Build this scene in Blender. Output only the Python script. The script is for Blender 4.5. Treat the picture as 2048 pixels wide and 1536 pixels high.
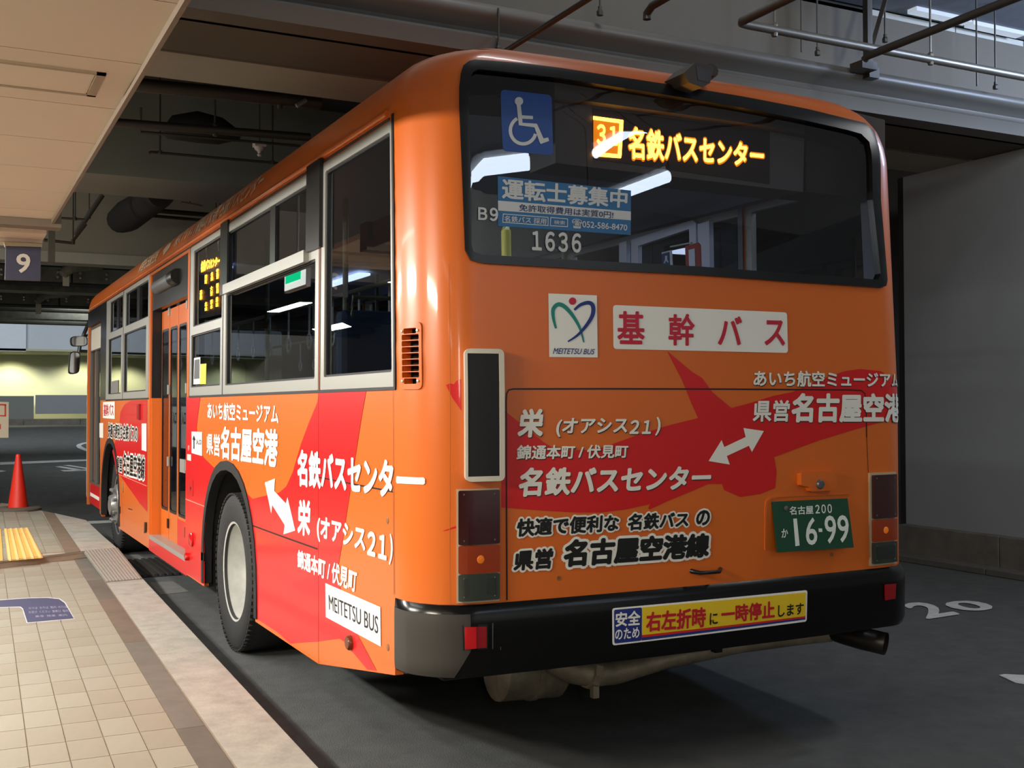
import bpy, bmesh, math, random
from mathutils import Vector, Matrix
from mathutils.geometry import delaunay_2d_cdt
random.seed(7)
scene = bpy.context.scene
for o in list(bpy.data.objects): bpy.data.objects.remove(o, do_unlink=True)
COL = scene.collection

# ------------------------------------------------------------------ camera
R0 = Vector((0.89169863, -0.45262157, -0.0026954))
R1 = Vector((0.00624834, 0.01826368, -0.99981368))
R2 = Vector((0.45258646, 0.89151565, 0.01911383))
CC = Vector((-1.55319076, -3.75494128, 1.50140519))
F = 2245.425
cam = bpy.data.cameras.new('camera'); camo = bpy.data.objects.new('camera', cam); COL.objects.link(camo)
r0, r1, r2 = R0.normalized(), R1.normalized(), R2.normalized()
M = Matrix(((r0.x, -r1.x, -r2.x, CC.x), (r0.y, -r1.y, -r2.y, CC.y), (r0.z, -r1.z, -r2.z, CC.z), (0, 0, 0, 1)))
camo.matrix_world = M
cam.sensor_width = 36; cam.lens = F/2048*36; cam.clip_start = .05; cam.clip_end = 200
scene.camera = camo

# ------------------------------------------------------------------ world, exposure, large lights
w = bpy.data.worlds.new('world'); scene.world = w; w.use_nodes = True
w.node_tree.nodes['Background'].inputs[0].default_value = (.66, .67, .68, 1)
w.node_tree.nodes['Background'].inputs[1].default_value = .18
scene.view_settings.view_transform = 'Standard'; scene.view_settings.look = 'None'
scene.view_settings.exposure = 0.0; scene.view_settings.gamma = 1; scene.view_settings.use_curve_mapping = False
scene.cycles.max_bounces = 7; scene.cycles.transparent_max_bounces = 12
scene.cycles.sample_clamp_indirect = 4.0

def area(name, loc, sx, sy, power, col, target=None):
    l = bpy.data.lights.new(name, 'AREA'); l.shape = 'RECTANGLE'; l.size = sx; l.size_y = sy; l.energy = power; l.color = col
    o = bpy.data.objects.new(name, l); COL.objects.link(o); o.location = loc
    if target is not None:
        d = Vector(target)-Vector(loc); o.rotation_euler = d.to_track_quat('-Z', 'Y').to_euler()
    return o
WARM = (1.0, .92, .78); COOL = (.72, .84, 1.0); NEUT = (1.0, .97, .92)
# platform ceiling lamps (rows of recessed fittings in the soffit left of and behind the camera)
for (x, y, p, c, tilt) in [(-3.4, -4.2, 24, WARM, 0), (-3.6, -1.0, 118, WARM, 48), (-3.6, 1.8, 165, NEUT, 42), (-3.2, 4.4, 100, NEUT, 38), (-3.2, 7.6, 95, NEUT, 30), (-3.0, 10.6, 60, NEUT, 20),
                           (-1.85, -2.0, 5, WARM, 0), (-1.85, 1.4, 13, NEUT, 0), (-1.85, 4.6, 26, NEUT, 0), (-1.7, 8.0, 30, NEUT, 0)]:
    o = area('platform_and_fill_lamp', (x, y, 2.54 if y < 3.3 else 2.58), .13, 1.3, p, c); o.rotation_euler = (0, -math.radians(tilt), 0)
area('platform_and_fill_lamp', (-2.6, -7.0, 2.54), .3, 1.4, 62, WARM, (1.3, 0, 1.0))  # added fill from behind the camera, brightens the bus rear
area('bay_and_fill_lamp', (7.8, .4, 4.55), 1.2, 1.2, 240, (.55, .70, 1.0), (6.3, 3.1, 4.6))
area('road_fill', (4.4, -1.0, 4.3), .4, 1.2, 75, (.97, .985, 1.0), (6.9, 1.5, 1.4))  # unseen fill light added to lift the right wall and asphalt
area('bay_and_fill_lamp', (1.6, .4, 6.3), .8, .8, 55, (.95, .97, 1.0), (1.9, 3.1, 4.7))  # added light without a fitting, brightens the upper wall panels
area('rear_wall_fill', (3.5, -8.0, 4.3), 3.0, .5, 240, (.93, .97, 1.0), (3.5, -11, 1.6))  # added wash so the wall behind shows up in the rear glass
area('far_road_fill', (2.0, 19.5, 3.7), 3.0, 1.5, 110, (.92, .97, 1.0))  # extra light put in to lift the far road
area('ramp_wall_fill', (-2.0, 23, 4.3), 2.5, 1.0, 260, (.88, .94, 1.0), (-1, 31, 2.6))  # soft light added to brighten the pale far wall
area('ramp_wall_fill', (5.0, 23, 4.3), 2.5, 1.0, 260, (.88, .94, 1.0), (4, 31, 2.6))  # second added wash on the far wall, no fitting
area('deck_fill', (-3.5, 9.5, 4.4), 1.0, 1.0, 60, NEUT, (0, 14, 3.4))  # helper light under the deck, added to brighten the far part

# ------------------------------------------------------------------ pixel rays on real planes
def ray(px, py): return R0*(px-1024)+R1*(py-768)+R2*F
def P(px, py, ax, val):
    d = ray(px, py); t = (val-CC[ax])/d[ax]; return CC+d*t

# ------------------------------------------------------------------ materials
MATS = {}
def mat(name, col, rough=.5, metal=0, var=.0, vscale=8, bump=0, bscale=40, spec=.5, emit=None, estr=0, coat=0):
    if name in MATS: return MATS[name]
    m = bpy.data.materials.new(name); m.use_nodes = True; nt = m.node_tree; b = nt.nodes['Principled BSDF']
    b.inputs['Roughness'].default_value = rough; b.inputs['Metallic'].default_value = metal
    b.inputs['Specular IOR Level'].default_value = spec
    b.inputs['Coat Weight'].default_value = coat; b.inputs['Coat Roughness'].default_value = .08
    b.inputs['Base Color'].default_value = (*col, 1)
    if var or bump:
        tc = nt.nodes.new('ShaderNodeTexCoord')
        if var:
            n = nt.nodes.new('ShaderNodeTexNoise'); n.inputs['Scale'].default_value = vscale; n.inputs['Detail'].default_value = 8; n.inputs['Roughness'].default_value = .65
            nt.links.new(tc.outputs['Object'], n.inputs['Vector'])
            cr = nt.nodes.new('ShaderNodeValToRGB'); cr.color_ramp.elements[0].position = .3; cr.color_ramp.elements[1].position = .7
            cr.color_ramp.elements[0].color = (*[c*(1-var) for c in col], 1); cr.color_ramp.elements[1].color = (*[min(1, c*(1+var)) for c in col], 1)
            nt.links.new(n.outputs['Fac'], cr.inputs['Fac']); nt.links.new(cr.outputs['Color'], b.inputs['Base Color'])
        if bump:
            n2 = nt.nodes.new('ShaderNodeTexNoise'); n2.inputs['Scale'].default_value = bscale; n2.inputs['Detail'].default_value = 6
            nt.links.new(tc.outputs['Object'], n2.inputs['Vector'])
            bp = nt.nodes.new('ShaderNodeBump'); bp.inputs['Strength'].default_value = bump; bp.inputs['Distance'].default_value = .01
            nt.links.new(n2.outputs['Fac'], bp.inputs['Height']); nt.links.new(bp.outputs['Normal'], b.inputs['Normal'])
    if emit:
        b.inputs['Emission Color'].default_value = (*emit, 1); b.inputs['Emission Strength'].default_value = estr
    MATS[name] = m; return m
def srgb(r, g, b):
    f = lambda c: (c/255/12.92) if c/255 <= .04045 else ((c/255+.055)/1.055)**2.4
    return (f(r), f(g), f(b))
def glass(name, tint, frost=0.0):
    m = bpy.data.materials.new(name); m.use_nodes = True; nt = m.node_tree; nt.nodes.clear()
    out = nt.nodes.new('ShaderNodeOutputMaterial'); mx = nt.nodes.new('ShaderNodeMixShader'); ge = nt.nodes.new('ShaderNodeNewGeometry'); dt = nt.nodes.new('ShaderNodeVectorMath'); dt.operation = 'DOT_PRODUCT'
    nt.links.new(ge.outputs['Normal'], dt.inputs[0]); nt.links.new(ge.outputs['Incoming'], dt.inputs[1])
    def mth(op, a, b=None):
        n = nt.nodes.new('ShaderNodeMath'); n.operation = op
        for i, v in enumerate((a, b)):
            if v is None: continue
            if isinstance(v, (int, float)): n.inputs[i].default_value = v
            else: nt.links.new(v, n.inputs[i])
        return n.outputs[0]
    ab = mth('ABSOLUTE', dt.outputs['Value']); fr_ = mth('ADD', mth('MULTIPLY', mth('POWER', mth('SUBTRACT', 1.0, ab), 4.2), .86), .08)
    t = nt.nodes.new('ShaderNodeBsdfTransparent'); t.inputs[0].default_value = (*tint, 1)
    g = nt.nodes.new('ShaderNodeBsdfGlossy'); g.inputs['Roughness'].default_value = frost
    nt.links.new(fr_, mx.inputs[0]); nt.links.new(t.outputs[0], mx.inputs[1]); nt.links.new(g.outputs[0], mx.inputs[2]); nt.links.new(mx.outputs[0], out.inputs[0])
    MATS[name] = m; return m
ORANGE = mat('orange_paint', srgb(218, 106, 32), .34, coat=.3, spec=.4)
RED = mat('red_film', srgb(212, 24, 26), .35, coat=.3, spec=.35)
WHITE = mat('white_film', srgb(240, 238, 230), .45)
BLACKF = mat('black_film', srgb(16, 14, 14), .4)
BLACK = mat('black_plastic', srgb(26, 25, 26), .3, spec=.45)
RUBBER = mat('rubber', srgb(24, 24, 25), .55, var=.15, vscale=60)
TYRE = mat('tyre_rubber', srgb(36, 36, 36), .75, var=.2, vscale=30, bump=.3, bscale=120)
SILVER = mat('window_aluminium', srgb(168, 167, 160), .38, metal=.35, spec=.5)
STEEL = mat('wheel_steel', srgb(206, 206, 200), .38, metal=.35, var=.12, vscale=12)
DARKM = mat('dark_underframe', srgb(24, 23, 22), .8)
EXH = mat('exhaust_metal', srgb(160, 148, 128), .55, metal=.5, var=.35, vscale=9)
GLASS = glass('window_glass', (.40, .43, .45)); GLASSR = glass('rear_glass', (.58, .60, .66))
GRAYP = mat('grey_plastic', srgb(84, 84, 84), .5)
INTW = mat('interior_white', srgb(150, 156, 172), .6)
INTG = mat('interior_grey', srgb(96, 100, 108), .7)
SEATM = mat('seat_fabric', srgb(60, 74, 100), .9, var=.2, vscale=60)
YEL = mat('yellow_plastic', srgb(232, 226, 40), .4); OLV = mat('pole_olive', srgb(104, 106, 84), .5)
BLUES = mat('blue_sticker', srgb(24, 66, 140), .45)
TEALS = mat('blue_banner', srgb(30, 98, 150), .45)
AMBER = mat('led_amber', (1, .35, .02), .5, emit=(1.0, .42, .03), estr=15)
AMBERH = mat('led_amber_halo', (.3, .08, .0), .5, emit=(1.0, .26, .0), estr=1.3)
LEDOFF = mat('led_panel_black', srgb(12, 12, 14), .6, var=.3, vscale=300)

# ------------------------------------------------------------------ object helpers
def link(name, me, m, parent=None, smooth=None):
    o = bpy.data.objects.new(name, me)
    if m is not None and not me.materials: me.materials.append(m)
    COL.objects.link(o)
    if parent is not None: o.parent = parent
    if smooth is not None and len(me.polygons):
        me.polygons.foreach_set('use_smooth', [True]*len(me.polygons)); me.set_sharp_from_angle(angle=math.radians(smooth))
    return o
def tag(o, label=None, cat=None, group=None, kind=None):
    if label: o['label'] = label
    if cat: o['category'] = cat
    if group: o['group'] = group
    if kind: o['kind'] = kind
    return o
def empty(name, loc=(0, 0, 0), rz=0):
    o = bpy.data.objects.new(name, None); COL.objects.link(o); o.location = loc; o.rotation_euler = (0, 0, rz); o.empty_display_size = .1; return o
class MB:
    def __init__(s): s.v = []; s.f = []
    def add(s, vs, fs):
        n = len(s.v); s.v += [tuple(a) for a in vs]; s.f += [tuple(i+n for i in f) for f in fs]; return s
    def box(s, x0, x1, y0, y1, z0, z1, bev=0):
        if bev <= 0:
            return s.add([(x, y, z) for x in (x0, x1) for y in (y0, y1) for z in (z0, z1)], [(0, 1, 3, 2), (4, 6, 7, 5), (0, 4, 5, 1), (2, 3, 7, 6), (0, 2, 6, 4), (1, 5, 7, 3)])
        bm = bmesh.new(); bmesh.ops.create_cube(bm, size=1, matrix=Matrix.Translation(((x0+x1)/2, (y0+y1)/2, (z0+z1)/2)) @ Matrix.Diagonal((x1-x0, y1-y0, z1-z0, 1)))
        bmesh.ops.bevel(bm, geom=bm.edges[:], offset=bev, segments=2, affect='EDGES', profile=.5)
        s.addbm(bm); return s
    def addbm(s, bm):
        bm.verts.index_update(); s.add([v.co[:] for v in bm.verts], [[v.index for v in f.verts] for f in bm.faces]); bm.free()
    def tube(s, pts, r, n=8, cap=True, rs=None):
        pts = [Vector(p) for p in pts]; rings = []
        for i, p in enumerate(pts):
            a = pts[max(i-1, 0)]; b = pts[min(i+1, len(pts)-1)]; d = (b-a).normalized()
            up = Vector((0, 0, 1)) if abs(d.z) < .95 else Vector((0, 1, 0))
            u = d.cross(up).normalized(); v = d.cross(u); rr = rs[i] if rs else r
            rings.append([p+u*rr*math.cos(2*math.pi*k/n)+v*rr*math.sin(2*math.pi*k/n) for k in range(n)])
        vs = [q for rg in rings for q in rg]; fs = []
        for i in range(len(rings)-1):
            for k in range(n): fs.append((i*n+k, i*n+(k+1) % n, (i+1)*n+(k+1) % n, (i+1)*n+k))
        if cap: fs.append(tuple(range(n))[::-1]); fs.append(tuple((len(rings)-1)*n+k for k in range(n)))
        return s.add(vs, fs)
    def lathe(s, c, axis, prof, n=32):
        # prof: (radius, along axis)
        ax = Vector(axis).normalized(); u = ax.orthogonal().normalized(); v = ax.cross(u); c = Vector(c); vs = []; fs = []
        for (r, h) in prof:
            for k in range(n): vs.append(c+ax*h+u*r*math.cos(2*math.pi*k/n)+v*r*math.sin(2*math.pi*k/n))
        for i in range(len(prof)-1):
            for k in range(n): fs.append((i*n+k, i*n+(k+1) % n, (i+1)*n+(k+1) % n, (i+1)*n+k))
        return s.add(vs, fs)
    def prism(s, poly, d):
        # poly: 3D points; d: extrusion vector
        n = len(poly); d = Vector(d); return s.add([Vector(p) for p in poly]+[Vector(p)+d for p in poly], [tuple(range(n)), tuple(range(2*n-1, n-1, -1))]+[(i, n+i, n+(i+1) % n, (i+1) % n) for i in range(n)])
    def build(s, name, m, parent=None, smooth=None):
        me = bpy.data.meshes.new(name); me.from_pydata([tuple(v) for v in s.v], [], s.f)
        bm = bmesh.new(); bm.from_mesh(me); bmesh.ops.recalc_face_normals(bm, faces=bm.faces); bm.to_mesh(me); bm.free()
        return link(name, me, m, parent, smooth)

# ------------------------------------------------------------------ bus surface: perimeter s, height z
W2, A_, B_, YS, BUL, YF, CF = 1.245, .22, .265, .30, .035, 10.8, .22
TZ = [(.2, 0, 0), (1.55, 0, 0), (2.63, .008, .045), (2.70, .016, .055), (2.78, .04, .075), (2.85, .095, .11), (2.90, .18, .16), (2.94, .32, .24), (2.965, .55, .35), (2.98, .9, .6)]
def trz(z):
    if z <= TZ[0][0]: return TZ[0][1:]
    for a, b in zip(TZ, TZ[1:]):
        if z <= b[0]:
            k = (z-a[0])/(b[0]-a[0]); return (a[1]+(b[1]-a[1])*k, a[2]+(b[2]-a[2])*k)
    return TZ[-1][1:]
_T0 = trz; _TC = [tuple(sum(_T0(2.0+i*.002+j*.004)[q] for j in range(-5, 6))/11 for q in (0, 1)) for i in range(0, 500)]
def trz(z):
    if z < 2.45 or z > 2.955: return _T0(z)
    k = (z-2.0)/.002; i = int(k); f_ = k-i; return tuple(_TC[i][q]*(1-f_)+_TC[i+1][q]*f_ for q in (0, 1))
def Y0(u):
    y = BUL*(u/W2)**2; c = (u-(W2-A_))/A_
    if c > 0: y += B_*(1-math.sqrt(max(0, 1-min(c, 1)**2)))
    return y
path = []
path.append((W2, YF))
for k in range(0, 9): a = k/8*math.pi/2; path.append((CF*(1-math.sin(a)), YF-CF+CF*math.cos(a)))
for k in range(1, 24): path.append((0, YF-CF+(YS-YF+CF)*k/24))
for k in range(0, 25):
    c = math.cos(k/24*math.pi/2); u = (W2-A_)+A_*c; path.append((W2-u, Y0(u)))
for k in range(1, 25): x = A_+(W2-A_)*k/24; path.append((x, Y0(W2-x)))
half = path[:]
path += [(2*W2-x, y) for (x, y) in reversed(half[:-1])]
cum = [0]
for a, b in zip(path, path[1:]): cum.append(cum[-1]+math.hypot(b[0]-a[0], b[1]-a[1]))
i0 = 9+24
SREF = cum[i0]; cum = [c-SREF for c in cum]
SMIN, SMAX = cum[0], cum[-1]; SREAR = (cum[len(half)-1])   # rear centre
import bisect
def base(s):
    s = min(max(s, SMIN), SMAX-1e-6); i = max(0, min(bisect.bisect_right(cum, s)-1, len(path)-2)); L = cum[i+1]-cum[i]; k = (s-cum[i])/L
    a, b = path[i], path[i+1]
    x = a[0]+(b[0]-a[0])*k; y = a[1]+(b[1]-a[1])*k
    # smoothed normal
    def nrm(j):
        j0 = max(j-1, 0); j1 = min(j+1, len(path)-1); dx = path[j1][0]-path[j0][0]; dy = path[j1][1]-path[j0][1]; l = math.hypot(dx, dy); return (dy/l, -dx/l)
    n0, n1 = nrm(i), nrm(i+1); nx = n0[0]*(1-k)+n1[0]*k; ny = n0[1]*(1-k)+n1[1]*k
    return x, y, nx, ny
def S(s, z, off=0.0):
    x, y, nx, ny = base(s); t, r = trz(z)
    X = W2+(x-W2)*(W2-t)/W2
    fade = min(1, max(0, 1-(y-YS)/.8)) if y > YS else 1
    ff = min(1, max(0, (y-9.9)/.9))
    Y = y+r*fade-r*ff
    return Vector((X+nx*off, Y+ny*off, z))
def toSZ(p):
    t, r = trz(p.z); x0 = W2+(p.x-W2)*W2/(W2-t); y = p.y
    y0 = y-r if y-r < YS else y
    if y0 >= YS and y > YS:
        y0 = (y-r*(1+YS/.8))/(1-r/.8) if y < YS+.8 else y
    if x0 < .004 and y0 > YS: return (YS-y0, p.z)
    best = None
    for i in range(i0-1, len(path)-1-(9+22)):
        a, b = path[i], path[i+1]; dx, dy = b[0]-a[0], b[1]-a[1]; L2 = dx*dx+dy*dy
        k = max(0, min(1, ((x0-a[0])*dx+(y0-a[1])*dy)/L2)); d = (a[0]+dx*k-x0)**2+(a[1]+dy*k-y0)**2
        if best is None or d < best[0]: best = (d, cum[i]+(cum[i+1]-cum[i])*k)
    return (best[1], p.z)
def inside(x, y, z, off):
    if z > 2.98: return False
    t, r = trz(z); x0 = W2+(x-W2)*W2/(W2-t)
    if x0 < 0 or x0 > 2*W2: return False
    if y > YS: r *= max(0, 1-(y-YS)/.8)
    return y+off >= Y0(abs(x0-W2))+r
def hit3(px, py, off=0):
    d = ray(px, py)/F; t = 3.2; prev = t
    while t < 15:
        p = CC+d*t
        if inside(p.x, p.y, p.z, off):
            a, b = prev, t
            for _ in range(18):
                m = (a+b)/2; p = CC+d*m
                if inside(p.x, p.y, p.z, off): b = m
                else: a = m
            p = CC+d*b; p.y += off if off else 0
            return p
        prev = t; t += .04
    return None
def H(px, py, off=0):
    p = hit3(px, py, off)
    if p is None:
        for k in range(1, 60):       # walk towards the middle of the bus if the pixel just misses it
            p = hit3(px+(1100-px)*k/400, py+(600-py)*k/400, off)
            if p is not None: break
    return toSZ(p)
def side(px, py):                      # (s, z) on the flat left side
    p = P(px, py, 0, 0.0); return (YS-p.y, p.z)

def resample(poly, step):
    out = []
    for a, b in zip(poly, poly[1:]+poly[:1]):
        n = max(1, int(math.hypot(b[0]-a[0], b[1]-a[1])/step))
        for k in range(n): out.append((a[0]+(b[0]-a[0])*k/n, a[1]+(b[1]-a[1])*k/n))
    return out
def pin(p, poly):
    c = False; x, y = p; j = len(poly)-1
    for i in range(len(poly)):
        xi, yi = poly[i]; xj, yj = poly[j]
        if (yi > y) != (yj > y) and x < (xj-xi)*(y-yi)/(yj-yi)+xi: c = not c
        j = i
    return c
def slines():
    out = [cum[i] for i in range(len(cum))]
    return sorted(set(round(c, 4) for c in out))
SL = slines(); ZL = [.3, .45, .6, .75, .9, 1.05, 1.2, 1.37, 1.55, 1.72, 1.9, 2.05, 2.2, 2.33, 2.45, 2.54, 2.60, 2.63, 2.65, 2.675, 2.70, 2.725, 2.75, 2.775, 2.80, 2.82, 2.84, 2.86, 2.88, 2.90]
def cdt(outer, holes, pts, step=.2):
    V = []; E = []
    for pl in [outer]+holes:
        r = resample(pl, step); n = len(V); V += r; E += [(n+i, n+(i+1) % len(r)) for i in range(len(r))]
    V += pts
    res = delaunay_2d_cdt([Vector(v) for v in V], E, [], 0, 1e-5)
    vs, fs = res[0], res[2]; keep = []
    for f in fs:
        c = (sum(vs[i].x for i in f)/3, sum(vs[i].y for i in f)/3)
        if pin(c, outer) and not any(pin(c, h) for h in holes): keep.append(tuple(f))
    return [(v.x, v.y) for v in vs], keep
def sheet(name, outer, holes, m, parent, o0=0.0, o1=None, fmap=None, grid=True, step=.12, smooth=25, dense=False):
    fmap = fmap or S; pts = []
    if dense:
        for side_ in (0, 1):
            for k in range(170):
                sv = -.04-k*.06
                if side_: sv = 2*SREAR-sv
                for z in ZL:
                    if 2.62 < z < 2.9: pts.append((sv, z))
    if grid:
        xs = [p[0] for p in outer]; ys = [p[1] for p in outer]
        if len(outer) > 0:
            for s in SL:
                if min(xs) < s < max(xs):
                    for z in ZL:
                        if min(ys) < z < max(ys) and pin((s, z), outer): pts.append((s, z))
    V, T = cdt(outer, holes, pts, step)
    used = sorted({i for f in T for i in f}); rm = {i: k for k, i in enumerate(used)}; V = [V[i] for i in used]; T = [tuple(rm[i] for i in f) for f in T]
    n = len(V); vs = [fmap(a, b, o0) for a, b in V]; fs = list(T)
    if o1 is not None:
        vs += [fmap(a, b, o1) for a, b in V]; fs += [tuple(i+n for i in f[::-1]) for f in T]
        cnt = {}
        for f in T:
            for k in range(3): cnt[(f[k], f[(k+1) % 3])] = 1
        for (a, b) in cnt:
            if (b, a) not in cnt: fs.append((b, a, a+n, b+n))
    me = bpy.data.meshes.new(name); me.from_pydata([tuple(v) for v in vs], [], fs)
    bm = bmesh.new(); bm.from_mesh(me); bmesh.ops.recalc_face_normals(bm, faces=bm.faces); bm.to_mesh(me); bm.free()
    curved = any(a > -.3 or b > 2.5 for a, b in V)
    if curved and name not in ('interior_lining',):
        e = .012; nn = []
        for a, b in V:
            d1 = fmap(a+e, b, 0)-fmap(a-e, b, 0); d2 = fmap(a, b+e*1.6, 0)-fmap(a, b-e*1.6, 0); q = d1.cross(d2)
            nn.append(q.normalized() if q.length > 1e-9 else Vector((0, -1, 0)))
        me.polygons.foreach_set('use_smooth', [True]*len(me.polygons)); ln = []
        for p in me.polygons:
            pv = p.vertices; fr = all(i < n for i in pv); bk = all(i >= n for i in pv)
            for i in pv:
                if fr or bk:
                    q = nn[i % n]; ln.append(q if q.dot(p.normal) > 0 else -q)
                else: ln.append(p.normal.copy())
        me.normals_split_custom_set([tuple(v) for v in ln])
        return link(name, me, m, parent)
    return link(name, me, m, parent, smooth)
def rect(s0, s1, z0, z1, r=0):
    if r <= 0: return [(s0, z0), (s1, z0), (s1, z1), (s0, z1)]
    out = []
    for (cx, cy, a0) in ((s1-r, z0+r, -90), (s1-r, z1-r, 0), (s0+r, z1-r, 90), (s0+r, z0+r, 180)):
        for k in range(5): a = math.radians(a0+k*22.5); out.append((cx+r*math.cos(a), cy+r*math.sin(a)))
    return out
def roundpoly(poly, r, n=4):
    out = []
    N = len(poly)
    for i in range(N):
        p = Vector(poly[i]); a = Vector(poly[i-1]); b = Vector(poly[(i+1) % N])
        ra = min(r, (a-p).length/2.2); rb = min(r, (b-p).length/2.2)
        pa = p+(a-p).normalized()*ra; pb = p+(b-p).normalized()*rb
        for k in range(n+1):
            t = k/n; q = pa*(1-t)**2+p*2*t*(1-t)+pb*t*t; out.append((q.x, q.y))
    return out

# ------------------------------------------------------------------ lettering
TXT = {}
def txt(body, offset=0.0, shear=0.0, width=1.0):
    key = (body, offset, shear); fw = body and all('０' <= ch <= 'Ｚ' for ch in body)
    if key in TXT: return TXT[key]
    c = bpy.data.curves.new('t', 'FONT'); c.body = body; c.resolution_u = 3; c.shear = shear; c.space_character = .6 if fw else 1
    c.dimensions = '2D'; c.fill_mode = 'BOTH'
    o = bpy.data.objects.new('t', c); m = bpy.data.meshes.new_from_object(o)
    vs = [(v.co.x, v.co.y) for v in m.vertices]; fs = [tuple(p.vertices) for p in m.polygons]
    bpy.data.objects.remove(o); bpy.data.curves.remove(c); bpy.data.meshes.remove(m)
    if offset > .001:           # heavier strokes: shifted copies, each a hair above the last
        n = len(vs); v0, f0 = vs, fs; nd = 8 if offset < .06 else 14; vs, fs = [], []; sh = []
        if offset >= .06: sh += [(offset*.5*math.cos(2*math.pi*(j+.5)/6), offset*.5*math.sin(2*math.pi*(j+.5)/6)) for j in range(6)]
        sh += [(offset*math.cos(2*math.pi*(j+.5)/nd), offset*math.sin(2*math.pi*(j+.5)/nd)) for j in range(nd)]
        for j, (dx, dy) in enumerate(sh):
            vs += [(v[0]+dx, v[1]+dy, j) for v in v0]; fs += [tuple(i+n*j for i in f) for f in f0]
    else: vs = [(v[0], v[1], 0) for v in vs]
    TXT[key] = (vs, fs); return TXT[key]
STG = 4e-5
def lettering(body, m, quad, fm, parent, bold=.02, shear=0.0, off=.004, outline=0, name='lettering', fine=False):
    """quad: TL,TR,BR,BL in the surface's own coordinates (2D for the bus skin); fm(u, v, off) -> 3D"""
    b0 = txt(body, bold, shear); x0 = min(v[0] for v in b0[0]); x1 = max(v[0] for v in b0[0]); y0 = min(v[1] for v in b0[0]); y1 = max(v[1] for v in b0[0])
    vs, fs = txt(body, bold+outline, shear) if outline else b0
    tl, tr, br, bl = [Vector(q) for q in quad]; pts = []
    lay = [v[2]*STG for v in vs]
    for (x, y, _) in vs:
        u = (x-x0)/(x1-x0); v = (y-y0)/(y1-y0)
        pts.append((bl*(1-u)+br*u)*(1-v)+(tl*(1-u)+tr*u)*v)
    me = bpy.data.meshes.new(name)
    if fine:
        bm = bmesh.new(); bv = [bm.verts.new((p[0], p[1], l)) for p, l in zip(pts, lay)]
        for f in fs:
            try: bm.faces.new([bv[i] for i in f])
            except ValueError: pass
        for _ in range(5):
            es = [e for e in bm.edges if e.calc_length() > .05]
            if not es: break
            bmesh.ops.subdivide_edges(bm, edges=es, cuts=1)
            bmesh.ops.triangulate(bm, faces=bm.faces[:])
        for v in bm.verts: v.co = fm(v.co.x, v.co.y, off+v.co.z)
        bm.to_mesh(me); bm.free()
    else:
        me.from_pydata([tuple(fm(*p[:2], off+l)) if len(p) == 2 else tuple(p+fm*(off+l)) for p, l in zip(pts, lay)], [], fs)
    return link(name, me, m, parent)
def bl(body, m, q, parent, **k):        # lettering on the bus from its corners in the photograph
    bo = k.pop('boff', 0); return lettering(body, m, [H(*p, bo) for p in q], S, parent, **k)
def plane(q, n):                        # bilinear 3D quad helper, n = outward normal
    return [Vector(p) for p in q], Vector(n).normalized()
def film(name, pxs, m, parent, off=.002, boff=0, rnd=0, grid=True, th=None):
    pl = [H(*p, boff) for p in pxs]
    if rnd: pl = roundpoly(pl, rnd)
    return sheet(name, pl, [], m, parent, off, th, grid=grid, step=.06)
def filmside(name, pxs, m, parent, off=.002, rnd=0, th=None):
    def zb(s_): return .315 if s_ < YS-1.283 else .315+(s_-YS+1.283)/(1.283-YS)*.156
    pl = [(a, max(b_, zb(a)+.003)) for a, b_ in (side(*p) for p in pxs)]
    if rnd: pl = roundpoly(pl, rnd)
    return sheet(name, pl, [], m, parent, off, th, grid=False, step=5)
def stroke(pts, ws):
    """ribbon polygon round a 2D centre line"""
    L, Rr = [], []
    for i, p in enumerate(pts):
        a = Vector(pts[max(0, i-1)]); b = Vector(pts[min(len(pts)-1, i+1)]); d = (b-a).normalized(); n = Vector((-d.y, d.x)); p = Vector(p)
        L.append(tuple(p+n*ws[i]/2)); Rr.append(tuple(p-n*ws[i]/2))
    return L+Rr[::-1]

exec_parts = []
# ================================================================== SETTING
def SG(px, py):                         # road surface: flat, then rising beyond y = 13
    d = ray(px, py)
    p = P(px, py, 2, 0)
    if p.y < 13 and d.z < 0: return p
    k = 1.0/18
    t = (k*(CC.y-13)-CC.z)/(d.z-k*d.y); return CC+d*t
ASPH = mat('asphalt', srgb(80, 82, 82), .85, var=.22, vscale=6, bump=.5, bscale=160)
def floorz(y): return 0 if y < 13 else (y-13)/18
mb = MB(); ys_ = [-14, 13, 31.2]
mb.add([(-9, -14, 0), (16, -14, 0), (16, 13, 0), (-9, 13, 0), (-9, 32, 19/18), (16, 32, 19/18)], [(0, 1, 2, 3), (3, 2, 5, 4)])
mb.add([(-9, -14, -.2), (16, -14, -.2), (16, 13, -.2), (-9, 13, -.2), (-9, 32, .85), (16, 32, .85)], [(3, 2, 1, 0), (4, 5, 2, 3)])
road = tag(mb.build('floor', ASPH), kind='structure')
MARK = mat('road_paint', srgb(196, 198, 196), .7, var=.18, vscale=14)
def marking(pxs, name='road_marking', z=.006, m=None):
    pts = [SG(*p)+Vector((0, 0, z)) for p in pxs]
    b = MB(); b.prism(pts, (0, 0, -.004)); return b.build(name, m or MARK, road)
marking([(0, 925), (180, 919), (180, 922), (0, 930)])
marking([(110, 934), (122, 933), (172, 941), (160, 942.5)])
marking([(126, 931), (138, 930.5), (178, 937), (178, 939)])
marking([(120, 941), (178, 939), (178, 942), (128, 943.5)])
marking([(0, 941), (12, 942.5), (0, 944.5)])
arc = [(178, 884), (165, 886), (155, 889), (152, 892), (155, 896), (165, 900), (180, 906)]
arc2 = [(180, 901), (172, 898), (163, 893), (162, 891), (168, 888), (178, 886.5)]
marking(arc+arc2)
marking([(176, 1043), (232, 1041), (232, 1045), (176, 1048)])
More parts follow.
